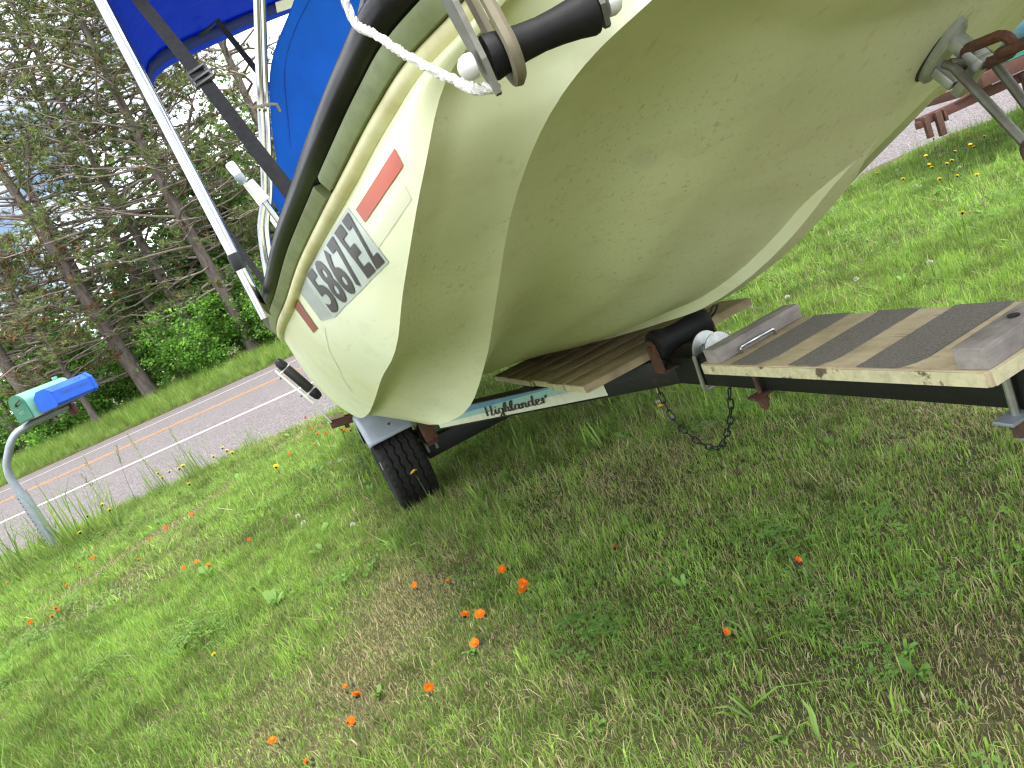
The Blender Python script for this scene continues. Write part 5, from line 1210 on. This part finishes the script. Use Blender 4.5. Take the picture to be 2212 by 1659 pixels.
# ------------------------------------------------------------------ wild flowers in the lawn
def head_mesh(kind, seed):
    rs = np.random.default_rng(seed); V, F, C = [], [], []
    if kind == 'clover':
        for k in range(46):
            d = rs.normal(0, 1, 3); d[2] = abs(d[2]) * .9 - .15; d /= np.linalg.norm(d); s = np.cross(d, rs.normal(0, 1, 3)); s /= np.linalg.norm(s)
            b = len(V); V += [tuple(d * .003 - s * .0012), tuple(d * .003 + s * .0012), tuple(d * .0105 + s * .0014), tuple(d * .0105 - s * .0014)]; F.append((b, b + 1, b + 2, b + 3)); c = np.array((.62, .60, .50)) * rs.uniform(.75, 1.1); C += [c * .8, c * .8, c, c]
        return col_mesh(V, F, C)
    base, tip = ((.88, .34, .015), (.84, .15, .008)) if kind == 'orange' else ((.85, .62, .02), (.88, .66, .015))
    for ring, (n, L_, up) in enumerate(((18, .0125, .10), (14, .0095, .35), (8, .006, .7))):
        for k in range(n):
            t = 2 * math.pi * (k + .5 * ring) / n + rs.normal(0, .06); l = L_ * rs.uniform(.88, 1.08); w = .0017; e = up + rs.normal(0, .06); ct, st = math.cos(t), math.sin(t); b = len(V)
            for u, q in ((.08, .5), (.6, 1.0), (1.0, .85)):
                for sg in (-1, 1): V.append((ct * u * l - st * sg * w * q, st * u * l + ct * sg * w * q, u * l * e + .001 * ring)); C.append(np.array(base) * (1 - u) + np.array(tip) * u)
            F += [(b, b + 1, b + 3, b + 2), (b + 2, b + 3, b + 5, b + 4)]
    b = len(V)                                                     # dark green cup below
    for z, r in ((.0005, .0042), (-.005, .005), (-.0095, .0028)):
        for k in range(8): t = 2 * math.pi * k / 8; V.append((math.cos(t) * r, math.sin(t) * r, z)); C.append((.02, .025, .015))
    for i in range(2):
        for k in range(8): F.append((b + i * 8 + k, b + i * 8 + (k + 1) % 8, b + (i + 1) * 8 + (k + 1) % 8, b + (i + 1) * 8 + k))
    return col_mesh(V, F, C)
HEADS = {k: [head_mesh(k, 5 + i) for i in range(3)] for k in ('orange', 'yellow', 'clover')}
M['stemg'] = simple('flower_stem', (.10, .16, .05), (.07, .10, .035), .7, scale=40)
M['budm'] = simple('dark_bud', (.018, .02, .014), (.04, .035, .02), .8, scale=60)
for v in HEADS.values():
    for me in v: me.materials.append(M['petal'])
def flower(kind, name, x, y, h, scale, label, group, seed, buds=0, tilt=.35):
    """x, y is where the head stands; the stem leans to it from a foot nearby"""
    rs = np.random.default_rng(seed); lx, ly = rs.normal(0, .25 * h), rs.normal(0, .25 * h); fx, fy = x - lx, y - ly
    z = float(lawn_z(np.array(fx), np.array(fy))); root = empty(name, (fx, fy, z), label=label, cat='flower', group=group)
    P = [(0, 0, -.01), (lx * .25, ly * .25, h * .45), (lx * .7, ly * .7, h * .85), (lx, ly, h - .008 * scale)]
    MB().tube(P, [.0014, .0013, .0011, .0010], 5).obj('stem', M['stemg'], root)
    o = link('flower_head', HEADS[kind][seed % 3], None, root, smooth=False); o.location = (lx, ly, h); o.scale = (scale,) * 3
    az = rs.uniform(0, 6.283); o.rotation_euler = (math.sin(az) * tilt, -tilt * .8 + math.cos(az) * tilt * .5 if kind != 'clover' else 0, az)
    if kind == 'orange': o.rotation_euler = (.55 + rs.normal(0, .35), rs.normal(0, .45), az * .2)
    for b in range(buds):
        c = Vector((lx + rs.normal(0, .010), ly + rs.normal(0, .010), h - rs.uniform(.004, .018)))
        MB().lathe([(0, .001), (.002, .0032), (.007, .0035), (.010, .0015)], c, (rs.normal(0, .4), rs.normal(0, .4), 1), 7).obj('bud', M['budm'], root)
    return root
ON = [(-0.24, 1.87, 'orange hawkweed flower just above the double orange pair'), (-0.19, 1.74, 'largest orange hawkweed bloom, above its twin on one stalk'), (-0.195, 1.715, 'lower bloom of the double orange hawkweed'), (-0.36, 1.72, 'redder hawkweed of the touching pair in mid lawn'), (-0.32, 1.69, 'brighter hawkweed of the touching pair in mid lawn'),
      (-0.34, 1.57, 'orange hawkweed seen edge-on below the touching pair'), (-0.46, 1.48, 'orange hawkweed with yellow centre nodding near a curled stalk'), (-0.52, 2.01, 'small orange hawkweed beside the straw coloured patch'), (-0.41, 1.95, 'half closed red hawkweed bud in mid lawn'), (-0.66, 1.59, 'round orange hawkweed low in the lawn'),
      (-0.66, 1.49, 'red orange hawkweed seen from the side, low in the lawn'), (-0.88, 1.56, 'orange hawkweed lowest and furthest left of the near ones'), (-0.7, 1.65, 'tiny hawkweed bud beside the round orange bloom'), (0.07, 1.71, 'lone orange hawkweed below the decal beam'), (0.39, 1.31, 'lone orange hawkweed in the brown grass on the right'), (0.18, 1.2, 'small hawkweed in the brown grass at lower right'), (-0.76, 1.42, 'small red hawkweed at the bottom edge')]
for k, (x, y, lb) in enumerate(ON): flower('orange', 'hawkweed', x, y, .12, [1, 1.15, 1.1, 1.05, 1.15, 1, .95, .7, .6, 1, .9, .9, .5, .85, .7, .6, .6][k], lb, 'near orange hawkweeds', 100 + k, buds=2 if k % 2 == 0 else 1)
OF = [(-1.49, 3.37), (-1.43, 4.87), (-1.65, 4.99), (-1.86, 3.41), (-1.79, 3.41), (-1.67, 3.26), (-2.34, 3.93), (-2.94, 4.54), (-2.96, 4.53), (-2.45, 4.33), (-2.39, 4.44), (-2.23, 4.49), (-3.85, 4.97), (-2.85, 4.05), (-2.7, 3.67), (-2.65, 3.61), (-2.66, 3.56), (-2.81, 3.61), (-2.98, 4.42)]
for k, (x, y) in enumerate(OF): flower('orange', 'hawkweed', x, y, .12, 0.75 + .15 * (k % 3), 'small orange hawkweed dotted in the bright lawn towards the mailbox', 'far orange hawkweeds', 140 + k)
OC = [(-1.82, 6.35), (-1.49, 5.29), (-1.23, 4.96), (-1.14, 4.78), (-0.97, 4.58), (-1.38, 5.1), (-1.64, 5.72), (-1.2, 4.86), (-1.3, 5.2)]
for k, (x, y) in enumerate(OC): flower('orange', 'hawkweed', x, y, .12, 1.15, 'orange hawkweed in the cluster beside the grey fender', 'hawkweeds by the fender', 170 + k)
flower('yellow', 'hawkweed', -.52, 2.84, .2, 1.35, 'yellow hawkweed on a long stalk in front of the tyre', None, 190, tilt=.6)
flower('yellow', 'hawkweed', .44, 2.36, .2, .7, 'tiny yellow flower beside the hanging chain', None, 191)
flower('yellow', 'hawkweed', -1.3, 2.27, .08, .7, 'tiny yellow flower alone in the bright lawn', None, 192)
YL = [(-3.37, 5.67), (-3.64, 6.08), (-3.63, 5.8), (-3.35, 6.59), (-3.11, 6.15), (-3.11, 6.31), (-2.98, 6.22), (-2.53, 5.3), (-2.97, 6.29), (-2.57, 6.26), (-2.45, 6.02), (-2.34, 5.82), (-2.58, 6.03), (-1.54, 4.32), (-3.4, 5.25)]
for k, (x, y) in enumerate(YL): flower('yellow', 'hawkweed', x, y, .2, 1.5, 'yellow hawkweed in the tall weeds along the road near the mailbox', 'yellow hawkweeds by the mailbox', 200 + k, tilt=.2)
YR = [(3.99, 5.8), (3.94, 5.34), (3.63, 4.78), (3.42, 5.1), (3.33, 4.67), (3.44, 4.67), (3.34, 4.51), (3.09, 4.6), (3.0, 4.45), (3.08, 4.37), (3.01, 4.32), (2.81, 4.46), (3.18, 5.33), (2.68, 3.94), (2.7, 3.82), (2.68, 3.65), (2.18, 3.12)]
for k, (x, y) in enumerate(YR): flower('yellow', 'hawkweed', x, y, .2, 1.05, 'yellow hawkweed in the grass below the rusty trailer', 'yellow hawkweeds by the rusty trailer', 230 + k, tilt=.4)
CV = [(3.63, 5.81), (3.05, 4.74), (3.34, 4.69), (-1.15, 4.24), (-0.99, 4.01), (-1.22, 4.26), (-0.87, 2.92), (0.49, 2.52), (1.6, 2.32), (1.05, 3.3), (0.51, 2.74), (-1.27, 3.5), (-1.2, 3.33), (1.3, 3.59), (1.44, 3.45), (1.69, 3.24), (1.91, 3.02)]
for k, (x, y) in enumerate(CV): flower('clover', 'clover_flower', x, y, .085, 1.25, 'round white clover head in the lawn grass', 'white clover heads', 260 + k)
def seed_stalk(x, y, h, seed, label):
    rs = np.random.default_rng(seed); z = float(lawn_z(np.array(x), np.array(y))); root = empty('seed_grass_stalk', (x, y, z), label=label, cat='grass stalk', group='tall seeding grass stalks by the road')
    lx = rs.normal(0, .06); P = [(lx * u ** 2, .02 * u, h * u - .01) for u in np.linspace(0, 1, 6)]
    MB().tube(P, [.0022, .002, .0018, .0016, .0014, .001], 5).obj('stem', M['stemg'], root)
    V, F, C = [], [], []
    for k in range(60):
        u = .68 + .32 * k / 60; c = np.array([lx * u ** 2, .02 * u, h * u]); r = .028 * (1.15 - (u - .68) / .32); d = rs.normal(0, 1, 3); d[2] = abs(d[2]) + .6; d /= np.linalg.norm(d); s = np.cross(d, rs.normal(0, 1, 3)); s /= np.linalg.norm(s); e = c + d * r
        b = len(V); V += [tuple(c), tuple(e - s * .0025), tuple(e + d * .012), tuple(e + s * .0025)]; F.append((b, b + 1, b + 2, b + 3)); C += [np.array((.36, .40, .20)) * rs.uniform(.8, 1.15)] * 4
    me = col_mesh(V, F, C); link('seed_head', me, M['petal'], root, smooth=False)
for k, (x, y, h, lb) in enumerate([(-3.41, 6.6, .66, 'tallest'), (-3.9, 6.6, .64, 'second'), (-3.06, 6.6, .54, 'right-most'), (-4.54, 6.6, .48, 'left-most'), (-3.29, 6.45, .44, 'short'), (-3.61, 6.5, .6, 'thin'), (-3.75, 6.3, .5, 'bent')]):
    seed_stalk(x, y, h, 300 + k, lb.replace('right-most', 'boat-side').replace('left-most', 'post-side') + ' feathery grass stalk with seed head against the road')
